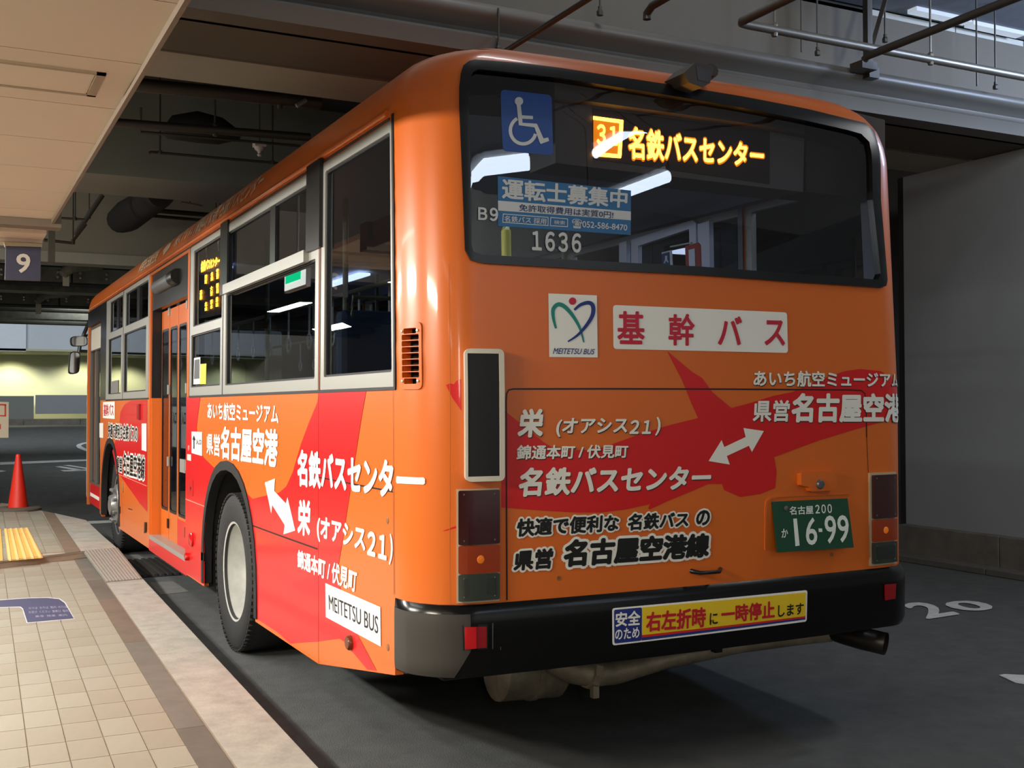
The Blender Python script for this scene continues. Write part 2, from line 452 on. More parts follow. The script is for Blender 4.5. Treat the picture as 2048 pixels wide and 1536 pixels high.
# "20" painted on the road at the right
def road_text(body, pxq, name='road_marking'):
    q = [P(*p, 2, 0) for p in pxq]
    return lettering(body, MARK, q, Vector((0, 0, 1)), road, bold=.03, off=.006, name=name)
road_text('2', [(1862, 1238), (1812, 1207), (1915, 1200), (1985, 1226)][::1] if False else [(1800, 1210), (1853, 1203), (1921, 1230), (1855, 1240)])
road_text('0', [(1872, 1208), (1945, 1200), (2003, 1218), (1935, 1226)])
marking([(1998, 1352), (2010, 1350), (2048, 1352), (2085, 1366), (2060, 1372), (2030, 1367)])
# patched concrete round the drain
CONC = mat('concrete_patch', srgb(104, 103, 100), .85, var=.2, vscale=10)
marking([(300, 1166), (345, 1163), (378, 1184), (322, 1190)], 'concrete_patch', .004, CONC)
marking([(248, 1112), (276, 1109), (290, 1119), (256, 1122)], 'concrete_patch', .004, CONC)

# ---- drain grate
GR = mat('cast_iron', srgb(62, 58, 55), .6, metal=.5)
g = tag(empty('drain_grate', (0, 0, 0)), 'dark cast iron drain grate in the road beside the bus door', 'grate')
b = MB(); b.box(-.02, .36, 6.5, 7.7, .001, .006); b.build('grate_frame', mat('pit_black', srgb(12, 12, 12), .9), g)
for k in range(6):
    b = MB(); x = .0+k*.062; b.box(x, x+.03, 6.53, 7.67, .006, .022); b.build('bar', GR, g)

# ---- platform
ANG = math.atan(.029)
def pf(u, v, z=0): return Vector((u+.029*v, v, z))
TILE = mat('platform_tile', srgb(152, 147, 131), .55, var=.10, vscale=2.2, bump=.08, bscale=90)
TILE2 = mat('platform_tile_b', srgb(147, 140, 123), .55, var=.10, vscale=2.7, bump=.08, bscale=90)
GROUT = mat('tile_grout', srgb(136, 122, 104), .9, var=.15, vscale=20)
BAND = mat('edge_band_stone', srgb(112, 100, 87), .75, var=.22, vscale=3.2)
KERB = mat('kerb_concrete', srgb(160, 157, 146), .75, var=.2, vscale=7, bump=.15, bscale=60)
plat = MB()
plat.prism([pf(-5, -9, -.05), pf(-.56, -9, -.05), pf(-.56, 7.6, -.05), pf(-5, 7.6, -.05)], (0, 0, .1965))
plat_o = tag(plat.build('platform', GROUT), kind='structure')
tile_me = {}
def put_tile(u0, u1, v0, v1, z0, z1, m, parent, name='tile'):
    key = (round(u1-u0, 3), round(v1-v0, 3), round(z1-z0, 3), m.name)
    if key not in tile_me:
        bb = MB(); bb.box(0, u1-u0, 0, v1-v0, 0, z1-z0); me = bpy.data.meshes.new(name); me.from_pydata(bb.v, [], bb.f); me.materials.append(m); tile_me[key] = me
    o = bpy.data.objects.new(name, tile_me[key]); COL.objects.link(o); o.parent = parent
    o.location = pf(u0, v0, z0); o.rotation_euler = (0, 0, -ANG); return o
def front_v(u):                         # where the raised part of the platform begins
    return 6.62+(u+1.3)*.72
TW, TL_ = .143, .27
cnt = 0
rest = MB()
for c in range(30):
    u1 = -.705-c*TW; u0 = u1-TW+.006
    v = -4.0
    while v < 8:
        v1 = v+TL_-.006
        if v1 > front_v(u0)-.02: break
        zt = .147+random.choice((0, .0008, .0015))
        if u0 > -1.62 and v > .1 and cnt < 230:
            put_tile(u0, u1, v, v1, .135, .15, TILE if random.random() < .6 else TILE2, plat_o); cnt += 1
        else:
            rest.prism([pf(u0, v, .135), pf(u1, v, .135), pf(u1, v1, .135), pf(u0, v1, .135)], (0, 0, .015))
        v += TL_
ro = rest.build('tile_field', TILE, plat_o); ro['kind'] = 'stuff'
# dark stone band and kerb
for k, (v0, v1) in enumerate([(-9, -1.2), (-1.2, 1.1), (1.1, 3.0), (3.0, 4.6), (4.6, 5.55), (5.55, 7.3)]):
    b = MB(); b.prism([pf(-.70, v0+.004, .1), pf(-.583, v0+.004, .1), pf(-.583, v1, .1), pf(-.70, v1, .1)], (0, 0, .049))
    b.build('edge_band_stone', mat('edge_band_stone_%d' % (k % 3), [srgb(104, 90, 76), srgb(94, 88, 78), srgb(106, 100, 90)][k % 3], .75, var=.2, vscale=4), plat_o)
kerb = empty('trim_1'); tag(kerb, kind='structure')
for (v0, v1) in [(-9, -2.6), (-2.6, 5.44)]:
    b = MB(); b.prism([pf(-.578, v0+.004, -.05), pf(-.298, v0+.004, -.05), pf(-.292, v1, -.05), pf(-.578, v1, -.05)], (0, 0, .2)); o = b.build('kerb_stone', KERB, kerb)
    bm = bmesh.new(); bm.from_mesh(o.data); bmesh.ops.bevel(bm, geom=[e for e in bm.edges], offset=.006, segments=2, affect='EDGES'); bm.to_mesh(o.data); bm.free()
# raised platform beyond the step
ZR = .20
rp = [P(0, 1123, 2, ZR), P(168, 1104, 2, ZR), P(235, 1097, 2, ZR), P(205, 1072, 2, ZR), P(172, 1040, 2, ZR), P(130, 1030, 2, ZR), P(85, 1021, 2, ZR), P(20, 1007, 2, ZR), P(-60, 998, 2, ZR), P(-260, 998, 2, ZR), P(-350, 1165, 2, ZR)]
b = MB(); b.prism([p-Vector((0, 0, .006)) for p in rp], (0, 0, -.24)); raised = tag(b.build('platform.001', mat('raised_platform', srgb(168, 154, 134), .6, var=.1, vscale=3)), kind='structure')
# tiles of the raised part: clipped to it
def clip_tile(cx, cy, cz0, cz1, poly2, name, m, parent, w, l):
    return
ux0 = [-.70-TW*k for k in range(-0, 8)]
n2 = 0
poly2 = [(p.x, p.y) for p in rp]
for c in range(9):
    u1 = -.64-c*TW; u0 = u1-TW+.006; v = 6.0
    for r_ in range(22):
        v1 = v+TL_-.006; cs = [pf(a, bb_) for a, bb_ in ((u0, v), (u1, v), (u1, v1), (u0, v1))]
        if all(pin((q.x, q.y), poly2) for q in cs): put_tile(u0, u1, v, v1, ZR-.006, ZR, TILE if random.random() < .5 else TILE2, raised)
        v += TL_
RB = mat('raised_edge_stone', srgb(118, 102, 84), .75, var=.15, vscale=4)
b = MB(); b.prism([P(*p, 2, ZR) for p in [(85, 1022), (108, 1027), (160, 1103), (131, 1107)]], (0, 0, .004)); b.build('edge_band_stone', RB, raised)
b = MB(); b.prism([P(*p, 2, ZR) for p in [(109, 1027), (172, 1041), (205, 1072), (233, 1096), (163, 1103)]], (0, 0, .0045)); b.build('kerb_stone', KERB, raised)
# step nosing (light metal strip along the riser)
b = MB(); a0, a1 = P(-60, 1131, 2, ZR), P(170, 1104, 2, ZR)
b.prism([a0, a1, a1+Vector((0, .03, 0)), a0+Vector((0, .03, 0))], (0, 0, .006)); b.build('step_nosing', mat('nosing', srgb(128, 124, 112), .5, metal=.4), raised)
# tactile paving with raised bars
TAC = mat('tactile_yellow', srgb(222, 172, 84), .6, var=.08, vscale=6)
tq = [P(8, 1059, 2, ZR), P(56, 1057, 2, ZR), P(86, 1116, 2, ZR), P(16, 1122, 2, ZR)]
b = MB(); b.prism(tq, (0, 0, .006)); tac = b.build('tactile_paving', TAC, raised)
TACL = mat('tactile_bar', srgb(240, 204, 130), .55)
for k in range(5):
    t0 = (k+.06)/4.62
    a = tq[0].lerp(tq[1], t0); c = tq[3].lerp(tq[2], t0); w_ = Vector((.022, 0, 0))
    b = MB(); b.prism([a, a+w_, c+w_, c], (0, 0, .011)); b.build('bar', TACL, tac)
q0 = [P(-70, 1061, 2, ZR), P(2, 1059, 2, ZR), P(6, 1122, 2, ZR), P(-80, 1128, 2, ZR)]
b = MB(); b.prism(q0, (0, 0, .005)); b.build('tactile_paving', TAC, raised)
# blue printed notice on the tiles
NAVY = mat('navy_floor_print', srgb(64, 66, 96), .55)
def fl(pxs, z, m, nm, par, h=.001):
    b = MB(); b.prism([P(*p, 2, z) for p in pxs], (0, 0, h)); return b.build(nm, m, par)
oq = [(-20, 1202), (60, 1196.5), (96, 1196), (118, 1198.5), (129, 1206), (147.5, 1237), (55, 1245), (46, 1217), (41, 1213), (-20, 1215)]
fl([(-20, 1201.2), (60, 1195.5), (97, 1195), (120, 1197.5), (131, 1205), (149.5, 1238), (53.5, 1246.5), (44.5, 1217.5), (39, 1214.5), (-20, 1216.5)], .1505, MARK, 'notice_border', plat_o)
fl(oq, .1515, NAVY, 'floor_notice', plat_o)
for (t, y0, y1, xa, xb) in [('のりば  おりば  案内  のりば', 1214, 1219, 57, 133), ('お並び  ください  乗車口  案内', 1222, 1227, 57, 135), ('乗車  降車  案内', 1231, 1235, 70, 133)]:
    lettering(t, mat('print_grey', srgb(150, 152, 172), .6), [P(xa, y0, 2, .1525), P(xb, y0-3, 2, .1525), P(xb+2, y1-3, 2, .1525), P(xa+1, y1, 2, .1525)], Vector((0, 0, 1)), plat_o, bold=0, off=.0005)

# ---- ribbed metal ramp plate
ALU = mat('ribbed_aluminium', srgb(156, 153, 144), .5, metal=.4, var=.15, vscale=10)
rpq = [P(165, 1100, 2, .205), P(235, 1095, 2, .20), P(285, 1157, 2, .155), P(212, 1163, 2, .158)]
rpo = tag(empty('ramp_plate', (0, 0, 0)), 'ribbed grey metal ramp plate bridging the step at the kerb edge', 'ramp')
b = MB(); b.prism(rpq, (0, 0, -.012)); b.build('plate', ALU, rpo)
ALU2 = mat('rib_aluminium', srgb(190, 186, 176), .4, metal=.4)
for k in range(11):
    t = (k+.3)/11.4; a = rpq[0].lerp(rpq[1], t); c = rpq[3].lerp(rpq[2], t); wv = Vector((.011, 0, 0)); zz = Vector((0, 0, .0))
    b = MB(); b.prism([a, a+wv, c+wv, c], (0, 0, .006)); b.build('rib', ALU2, rpo)

# ---- soffit over the platform
PANEL = mat('ceiling_panel_beige', srgb(196, 178, 156), .55, var=.02, vscale=2)
ceil = empty('ceiling'); tag(ceil, kind='structure')
b = MB(); b.box(-5.2, -.985, -6, 3.36, 2.625, 2.70); b.build('ceiling_backing', mat('panel_gap_brown', srgb(92, 78, 62), .8), ceil)
for k in range(-9, 5):
    y0 = .0+k*.612; y1 = min(y0+.606, 3.35)
    b = MB(); b.box(-5.2, -.985, y0, y1, 2.605, 2.625); b.build('ceiling_panel', PANEL, ceil)
b = MB(); b.box(-5.2, -.985, 3.065, 3.35, 2.605, 2.625); b.build('ceiling_panel', PANEL, ceil)
b = MB(); b.box(-.985, -.97, -6, 3.36, 2.58, 2.75); b.build('edge_trim', mat('soffit_edge', srgb(104, 88, 70), .6), ceil)
hb = mat('hatch_frame_brown', srgb(140, 120, 96), .6)
hx0, hx1, hy0, hy1 = -1.62, -1.075, .145, .445
b = MB()
for (a, c, d, e) in ((hx0, hx1, hy0, hy0+.018), (hx0, hx1, hy1-.018, hy1), (hx0, hx0+.03, hy0, hy1), (hx1-.03, hx1, hy0, hy1)): b.box(a, c, d, e, 2.598, 2.606)
b.build('hatch_frame', hb, ceil)
b = MB(); b.box(hx0+.035, hx1-.035, hy0+.022, hy1-.022, 2.600, 2.606); b.build('hatch', PANEL, ceil)
# fascia and the next, lower stretch of soffit
b = MB(); b.box(-5.2, -.93, 3.36, 3.5, 2.56, 2.75); b.build('fascia', mat('fascia_brown', srgb(96, 82, 66), .6), ceil)
def strip_soffit(p0, p1, z, x0=-5.2, name='ceiling_panel', m=PANEL):
    pass
b = MB(); yA = P(95, 448, 2, 2.66).y; b.box(-5.2, P(98, 450, 2, 2.66).x, 3.5, yA+.30, 2.66, 2.70); b.build('ceiling_panel', PANEL, ceil)
b = MB(); b.box(-5.2, P(92, 470, 2, 2.64).x, yA+.31, yA+.61, 2.64, 2.70); b.build('ceiling_panel', PANEL, ceil)
yE = P(84, 488, 2, 2.62).y; b = MB(); b.box(-5.2, P(84, 488, 2, 2.62).x, yA+.62, yE, 2.62, 2.70); b.build('ceiling_panel', PANEL, ceil)
b = MB(); b.box(-5.2, P(84, 488, 2, 2.62).x, yE, yE+.04, 2.60, 4.65); b.build('fascia', PANEL, ceil)

# ---- number sign
y9 = P(84, 488, 2, 2.62).y-.08; sN = tag(empty('platform_sign', (0, 0, 0)), 'square dark blue hanging sign with a grey 9 under the soffit', 'sign')
q = [P(12, 492, 1, y9), P(82, 494, 1, y9), P(81, 561, 1, y9), P(10, 559, 1, y9)]
b = MB(); b.prism(q, (0, .05, 0)); b.build('sign_board', mat('sign_navy', srgb(44, 44, 62), .5), sN)
lettering('9', mat('sign_grey', srgb(176, 168, 152), .5), [P(33, 507, 1, y9), P(61, 508, 1, y9), P(60, 546.5, 1, y9), P(32, 545.5, 1, y9)], Vector((0, -1, 0)), sN, bold=.02, off=.004)
b = MB(); qq = [P(8, 484, 1, y9), P(84, 487, 1, y9), P(83, 495, 1, y9), P(10, 493, 1, y9)]; b.prism(qq, (0, .06, 0)); b.build('mounting_rail', mat('rail_beige', srgb(150, 136, 112), .5), sN)

# ---- ceiling of the road: beams
CONW = mat('beam_concrete', srgb(118, 114, 104), .75, var=.08, vscale=1.5)
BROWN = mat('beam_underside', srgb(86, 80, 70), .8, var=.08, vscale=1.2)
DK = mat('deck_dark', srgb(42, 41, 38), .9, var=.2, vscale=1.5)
def structure(b, m, name, smooth=None): return tag(b.build(name, m, None, smooth), kind='structure')
XL, XR = -7.0, 14.0
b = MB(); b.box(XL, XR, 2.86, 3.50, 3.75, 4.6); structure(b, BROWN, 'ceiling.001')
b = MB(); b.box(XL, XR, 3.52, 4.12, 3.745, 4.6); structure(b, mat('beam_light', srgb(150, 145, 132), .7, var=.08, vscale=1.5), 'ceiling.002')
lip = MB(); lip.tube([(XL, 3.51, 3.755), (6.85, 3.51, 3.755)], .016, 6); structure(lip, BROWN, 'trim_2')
b = MB(); b.tube([(XL, 4.15, 3.765), (6.8, 4.15, 3.765)], .008, 6); structure(b, mat('cable_grey', srgb(120, 118, 110), .5), 'trim_3')
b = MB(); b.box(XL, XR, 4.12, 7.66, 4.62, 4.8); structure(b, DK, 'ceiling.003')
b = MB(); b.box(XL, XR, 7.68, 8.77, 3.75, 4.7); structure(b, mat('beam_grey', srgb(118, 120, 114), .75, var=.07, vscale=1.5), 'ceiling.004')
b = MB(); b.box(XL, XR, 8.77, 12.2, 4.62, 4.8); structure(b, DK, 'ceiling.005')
# rolled fascia beam over the bus tail
prof = [(2.67, 3.75), (2.65, 3.80), (2.63, 3.84), (2.68, 3.865), (2.73, 3.895), (2.735, 3.92), (2.70, 3.945), (2.65, 3.965), (2.62, 3.99), (2.615, 4.02), (2.63, 4.05), (2.67, 4.07), (2.9, 4.07), (2.9, 3.75)]
b = MB(); b.add([(XL, y, z) for y, z in prof]+[(XR, y, z) for y, z in prof], [(i, (i+1) % len(prof), len(prof)+(i+1) % len(prof), len(prof)+i) for i in range(len(prof))]+[tuple(range(len(prof)-1, -1, -1)), tuple(range(len(prof), 2*len(prof)))])
structure(b, mat('fascia_painted', srgb(96, 93, 87), .42, metal=.0, var=.05, vscale=1.2), 'trim_4', 60)
# upper wall behind the fascia, of upright panels, and the deck above
UPW = mat('upper_wall_panel', srgb(168, 168, 160), .7, var=.05, vscale=1.5)
upw = empty('wall_upper'); tag(upw, kind='structure')
b = MB(); b.box(XL, XR, 3.14, 3.2, 4.02, 7.5); b.build('wall_core', mat('panel_joint_dark', srgb(40, 40, 38), .9), upw)
xj = [P(x, y, 1, 3.1).x for x, y in ((1060, 10), (1262, 30), (1447, 60), (1577, 60), (1740, 120), (1912, 140), (2048, 150), (2200, 160))]
for k, (a, c) in enumerate(zip([XL]+xj, xj+[XR])):
    rec = .045 if k == 4 else 0
    zt = 4.76 if a > 3.9 else 7.5
    b = MB(); b.box(a+.006, c-.006, 3.10+rec, 3.14, 4.02, zt); b.build('wall_panel', UPW if k != 4 else mat('dark_wall_panel', srgb(96, 96, 94), .8), upw)
b = MB(); b.box(3.9, XR, 1.0, 3.1, 4.77, 4.9); structure(b, mat('upper_deck', srgb(120, 124, 132), .7, var=.1), 'ceiling.006')
FLUO = mat('fluorescent_cool', (1, 1, 1), .5, emit=(.75, .86, 1.0), estr=5)

# ---- right wall with concrete block plinth
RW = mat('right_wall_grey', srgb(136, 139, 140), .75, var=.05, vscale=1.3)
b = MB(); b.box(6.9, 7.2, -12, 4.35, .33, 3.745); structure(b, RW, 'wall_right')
pl = empty('baseboard_right'); tag(pl, kind='structure')
BLK = mat('plinth_concrete', srgb(96, 92, 84), .85, var=.25, vscale=5)
for k in range(14):
    y1 = 4.36-k*1.18; b = MB(); b.box(6.80, 7.2, y1-1.172, y1, 0, .33, .008); b.build('concrete_block', BLK, pl)
for k in range(14):
    y1 = 4.36-k*1.18; b = MB(); b.box(6.62, 6.80, y1-1.172, y1, 0, .06, .008); b.build('kerb_stone', mat('gutter_concrete', srgb(88, 86, 80), .85, var=.2, vscale=6), pl)
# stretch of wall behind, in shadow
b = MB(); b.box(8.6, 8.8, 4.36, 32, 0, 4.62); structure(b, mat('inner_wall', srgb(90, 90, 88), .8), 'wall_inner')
b = MB(); b.box(6.9, 7.05, 4.352, 4.42, 0, 3.745); structure(b, DARKM, 'trim_5')
b = MB(); b.box(-7.2, -7, -14, 32, 0, 5); structure(b, mat('left_wall', srgb(176, 166, 150), .8), 'wall_left')
b = MB(); b.box(-7, 14, -11.2, -11, 0, 5.5); structure(b, mat('behind_wall', srgb(180, 180, 172), .8, var=.1, vscale=.8), 'wall_front')

# ---- far beams with fireproof cladding and pipes
CLAD = mat('cladding_foil', srgb(104, 104, 94), .55, metal=.25, var=.35, vscale=3.5, bump=.6, bscale=12)
BEIGE = mat('beige_wall', srgb(132, 127, 112), .8, var=.04, vscale=1.5)
yb = 12.2
b = MB(); b.box(XL, XR, yb, yb+.3, P(170, 507, 1, yb).z, 4.8); structure(b, BEIGE, 'wall_far')
b = MB(); b.box(XL, XR, yb-.04, yb+.3, P(170, 528, 1, yb).z, P(170, 507, 1, yb).z); structure(b, mat('ledge_pale', srgb(150, 148, 134), .6, var=.05), 'trim_6')
def far_beam(yy, pt, pb, npan, m, name):
    e = empty(name); tag(e, kind='structure')
    zt, zb = P(100, pt, 1, yy).z, P(100, pb, 1, yy).z
    b = MB(); b.box(XL, XR, yy+.05, yy+.5, zb, zt+1.2 if False else zt); b.build('beam_core', DK, e)
    xx = P(0, pb, 1, yy).x-1.2; pw = 1.1
    for k in range(npan):
        b = MB(); b.box(xx+k*pw+.01, xx+(k+1)*pw-.01, yy, yy+.05, zb+.02, zt-.02, .01); b.build('cladding_panel', m, e)
        for zz in (zb+.1, zt-.1):
            for dx in (.12, .5, .9):
                b = MB(); b.lathe((xx+k*pw+dx, yy, zz), (0, -1, 0), [(.0, .02), (.02, .018), (.03, 0)], 8); b.build('stud', mat('stud_bright', srgb(200, 198, 184), .3, metal=.8), e)
    return e
far_beam(14.5, 530, 566, 4, CLAD, 'trim_7')
b = MB(); b.box(XL, XR, 16.3, 16.8, P(100, 583, 1, 16.3).z, P(100, 567, 1, 16.3).z); structure(b, CLAD, 'trim_8')
far_beam(18.5, 585, 612, 4, CLAD, 'trim_9')
FPI = mat('far_pipe', srgb(112, 112, 100), .5, metal=.3, var=.2, vscale=4)
def pipe(name, pts, r, label, m, group=None, hang=None, n=10):
    e = tag(empty(name, (0, 0, 0)), label, 'pipe', group)
    b = MB(); b.tube(pts, r, n); b.build('pipe_run', m, e, 40)
    for (p, top) in (hang or []):
        p = Vector(p); b = MB(); b.tube([p, Vector((p.x, p.y, top))], .008, 6); b.build('hanger_rod', m, e)
        b = MB(); b.lathe(p, (0, 0, 1), [(0, -r*1.5), (.018, -r*1.5), (.022, -r), (.022, r*1.2), (.014, r*1.6), (0, r*1.8)], 8); b.build('clamp', m, e)
    return e
pz = P(100, 618, 1, 19.6).z; pipe('far_pipe', [(XL, 19.6, pz), (8.5, 19.6, pz)], .07, 'thick grey pipe crossing just below the far clad beams', FPI)
pz = P(100, 643, 1, 21).z; pipe('far_pipe', [(XL, 21, pz), (8.5, 21, pz)], .075, 'lowest grey pipe crossing above the pale far wall', FPI)
b = MB(); b.box(XL, XR, 20.0, 20.5, P(100, 638, 1, 20).z, P(100, 624, 1, 20).z); structure(b, CLAD, 'trim_10')
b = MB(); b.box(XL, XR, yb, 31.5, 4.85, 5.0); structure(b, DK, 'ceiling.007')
# elbows: pale wrapped pipes poking out of the beams
WRAP = mat('wrapped_pipe', srgb(150, 148, 132), .6, var=.2, vscale=14)
for i, (px, py, yy, r, lab) in enumerate([(140, 534, 14.0, .11, 'upper pale wrapped pipe elbow at the clad far beam'), (85, 592, 18.0, .09, 'lower pale wrapped pipe elbow at the second far beam')]):
    c = P(px, py, 1, yy); e = tag(empty('pipe_elbow', (0, 0, 0)), lab, 'pipe')
    b = MB(); b.tube([c+Vector((.45, .5, .12)), c+Vector((.12, .1, .06)), c, c+Vector((-.10, -.05, -.12))], r, 12, rs=[r, r, r*.9, r*.6]); b.build('elbow', WRAP, e, 50)
    b = MB(); d = P(px-8, py+26, 1, yy); b.box(d.x-.045, d.x+.045, d.y, d.y+.02, d.z-.09, d.z+.09); b.build('tag_plate', mat('tag_cream', srgb(206, 204, 186), .5), e)
# ---- far wall with the lit recess
yw = 31.0
zt, zm, zl, zb_ = P(60, 646, 1, yw).z, P(60, 703, 1, yw).z, P(60, 790, 1, yw).z, P(60, 849, 1, yw).z
e = empty('wall_back'); tag(e, kind='structure')
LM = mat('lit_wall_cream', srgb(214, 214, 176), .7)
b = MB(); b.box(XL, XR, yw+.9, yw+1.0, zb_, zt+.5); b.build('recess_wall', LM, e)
xs = P(52, 660, 1, yw-1.4).x
FP = mat('pale_panel', srgb(178, 184, 190), .6, var=.03)
b = MB(); b.box(XL, xs-.01, yw-1.6, yw-1.45, P(60, 703, 1, yw-1.6).z, 5); b.build('upper_panel', FP, e)
b = MB(); b.box(xs, XR, yw-1.45, yw-1.3, P(60, 703, 1, yw-1.45).z, 5); b.build('upper_panel', mat('pale_panel_b', srgb(160, 166, 172), .6, var=.03), e)
b = MB(); b.box(XL, XR, yw-1.6, yw+1, P(60, 702, 1, yw-1.6).z+.0, P(60, 702, 1, yw-1.6).z+.06); b.build('recess_soffit', mat('recess_soffit', srgb(150, 150, 120), .7), e)
GP = mat('grey_low_panel', srgb(118, 122, 126), .6, var=.04)
xa, xb = P(44, 800, 1, yw).x, P(20, 800, 1, yw).x
b = MB(); b.box(xa+.35, XR, yw-.06, yw, zb_+.3, zl); b.build('low_panel', GP, e)
b = MB(); b.box(XL, xa+.3, yw-.14, yw+.05, zb_+.15, zl-.03); b.build('low_panel', mat('grey_low_panel_b', srgb(100, 104, 100), .6), e)
for k in range(14):
    b = MB(); b.box(XL+k*1.5, XL+k*1.5+1.49, yw-.35, yw+.1, zb_-.25, zb_+.16); b.build('kerb_block', BLK, e)
dz = P(60, 702, 1, yw-.6).z
for (px, lab) in ((25, 'round recessed downlight above the bright far wall, left one'), (172, 'round recessed downlight above the bright far wall, beside the bus mirror')):
    p = P(px, 703, 1, yw-.2)
    b = MB(); b.lathe((p.x, yw-.15, p.z-.01), (0, 0, 1), [(0, -.015), (.13, -.015), (.15, .02)], 16); o = b.build('downlight', mat('downlight_glow', (1, 1, .9), .5, emit=(1, 1, .86), estr=14)); tag(o, lab, 'lamp', kind=None)
    l = bpy.data.lights.new('downlight_beam', 'SPOT'); l.energy = 150; l.color = (1, .98, .72); l.spot_size = math.radians(120); l.spot_blend = .6; l.shadow_soft_size = .1
    lo = bpy.data.objects.new('downlight_beam', l); COL.objects.link(lo); lo.location = (p.x, yw+.0, p.z-.08); lo.rotation_euler = (math.radians(22), 0, 0)
for xx in (-3.3, 6.5):
    l = bpy.data.lights.new('downlight_beam', 'SPOT'); l.energy = 150; l.color = (1, .98, .72); l.spot_size = math.radians(120); l.spot_blend = .6; l.shadow_soft_size = .1
    lo = bpy.data.objects.new('downlight_beam', l); COL.objects.link(lo); lo.location = (xx, yw, 2.9); lo.rotation_euler = (math.radians(22), 0, 0)
def refl_rear(px, py, z):
    q = hit3(px, py); s_, z_ = toSZ(q); e = .02
    n = (S(s_+e, z_)-S(s_-e, z_)).cross(S(s_, z_+e)-S(s_, z_-e)).normalized(); d = (q-CC); d -= 2*d.dot(n)*n
    return q+d*((z-q.z)/d.z)
REFL = []
for (e0, e1, r_, lab) in (((942, 360), (1058, 322), .085, 'cool white strip light on the high ceiling behind the viewer, left one'), ((1178, 412), (1338, 352), .06, 'cool white strip light on the high ceiling behind the viewer, right one'), ((1192, 306), (1288, 263), .05, 'cool white strip light on the high ceiling behind the viewer, nearest one')):
    REFL.append((refl_rear(*e0, 4.2), refl_rear(*e1, 4.2), r_, lab))
def mirror_side(px, py, x):
    p = P(px, py, 0, 0); r = p-CC; r.x *= -1; return p+r*((x-p.x)/r.x)
EXITP = mirror_side(585, 545, -1.32)
# ---- hanging pipes above the bus tail
PIPEM = mat('hung_pipe_grey', srgb(104, 100, 92), .4, metal=.5, var=.1, vscale=6)
PIPED = mat('hung_pipe_dark', srgb(64, 60, 54), .5, metal=.3)
YP = 2.2
a = P(1477, 46, 1, YP); c = P(2048, 155, 1, YP)
pipe('sprinkler_pipe', [(9.5, YP, a.z), (a.x+.08, YP, a.z), (a.x+.02, YP-.01, a.z), (a.x, YP-.04, a.z), (a.x, YP-.10, a.z), (a.x, -2.5, a.z+.02)], .03, 'long grey pipe with a corner elbow in front of the upper wall panels', PIPEM, None,
     [(P(1549, 60, 1, YP), 6.5), (P(1861, 118, 1, YP), 6.5)])
b0 = P(1294, 27, 1, YP)
pipe('sprinkler_pipe', [P(1294, 39, 1, YP), b0+Vector((0, 0, .0)), b0+Vector((.0, -.06, .03)), (b0.x, -2.0, b0.z+.08)], .026, 'short dark pipe with a downturned open end above the bus roof', PIPED, None, [((b0.x, 1.6, b0.z), 6)])
c0 = P(1010, 103, 1, YP); pipe('sprinkler_pipe', [(c0.x, YP+.3, c0.z), (c0.x, -1.5, c0.z)], .017, 'thin dark pipe rising from behind the left end of the bus roof edge', PIPED)
d0 = P(1735, 112, 1, YP); d1 = Vector((d0.x+.15, -1.5, d0.z+.1)); pipe('sprinkler_pipe', [d0+Vector((0, .03, -.02)), d0, d1], .028, 'dark slanting pipe crossing below the long grey pipe at the upper right', PIPED)
for (px, pb, nut) in [(1200, 28, 1), (1603, 104, 0), (1635, 108, 1), (1770, 82, 1), (1954, 172, 0), (1991, 176, 1), (997, 101, 1)]:
    yy = 2.612 if px == 997 else 2.56; p = P(px, pb, 1, yy)
    e = tag(empty('hanger_rod', (0, 0, 0)), 'thin dark threaded rod hanging %s' % {1200: 'left of the open-ended pipe', 1603: 'without a nut, right of the first long-pipe clamp', 1635: 'with a nut, between the two long-pipe clamps', 1770: 'with a nut, beside the pipe bracket', 1954: 'at the far right without a nut', 1991: 'at the far right ending in a nut', 997: 'with a nut, right above the bus roof corner'}[px], 'rod')
    b = MB(); b.tube([p, (p.x, p.y, 4.03 if px == 997 else 6.5)], .007, 6); b.build('rod', PIPED, e)
    if nut: b = MB(); b.lathe(p, (0, 0, 1), [(0, -.01), (.022, -.01), (.024, .015), (.014, .03), (.014, .05), (0, .055)], 6); b.build('nut', PIPED, e)
e = tag(empty('pipe_bracket', (0, 0, 0)), 'dark steel bracket with an upright and a slanting brace at the upper wall', 'bracket')
p0, p1, p2, p3 = P(1737, 132, 1, 2.5), P(1737, 0, 1, 2.5), P(1744, 92, 1, 2.5), P(1772, -6, 1, 2.5)
b = MB(); b.box(p0.x-.024, p0.x+.024, 2.48, 2.53, p0.z, 4.76); b.build('upright', PIPED, e)
b = MB(); b.tube([p2, p3+(p3-p2)*.1], .022, 4); b.build('brace', PIPED, e)
b = MB(); b.box(p0.x-.09, p0.x+.06, 2.47, 2.6, p0.z-.03, p0.z+.03); b.box(p0.x+.06, p0.x+.16, 2.55, 2.62, p0.z-.06, p0.z+.02); b.build('foot', PIPED, e)
# fluorescent fittings under the upper deck at the right
for (px, py, lab) in ((1880, 35, 'bright cool strip light under the upper deck, left one'), (1990, 62, 'bright cool strip light under the upper deck at the right edge')):
    p = P(px, py, 2, 4.74); e = tag(empty('strip_light', (0, 0, 0)), lab, 'lamp')
    b = MB(); b.box(p.x-.32, p.x+.32, p.y-.05, p.y+.05, 4.735, 4.77); b.build('tube', mat('strip_dim', (.22, .25, .30), .5, emit=(.75, .86, 1.0), estr=.5), e)

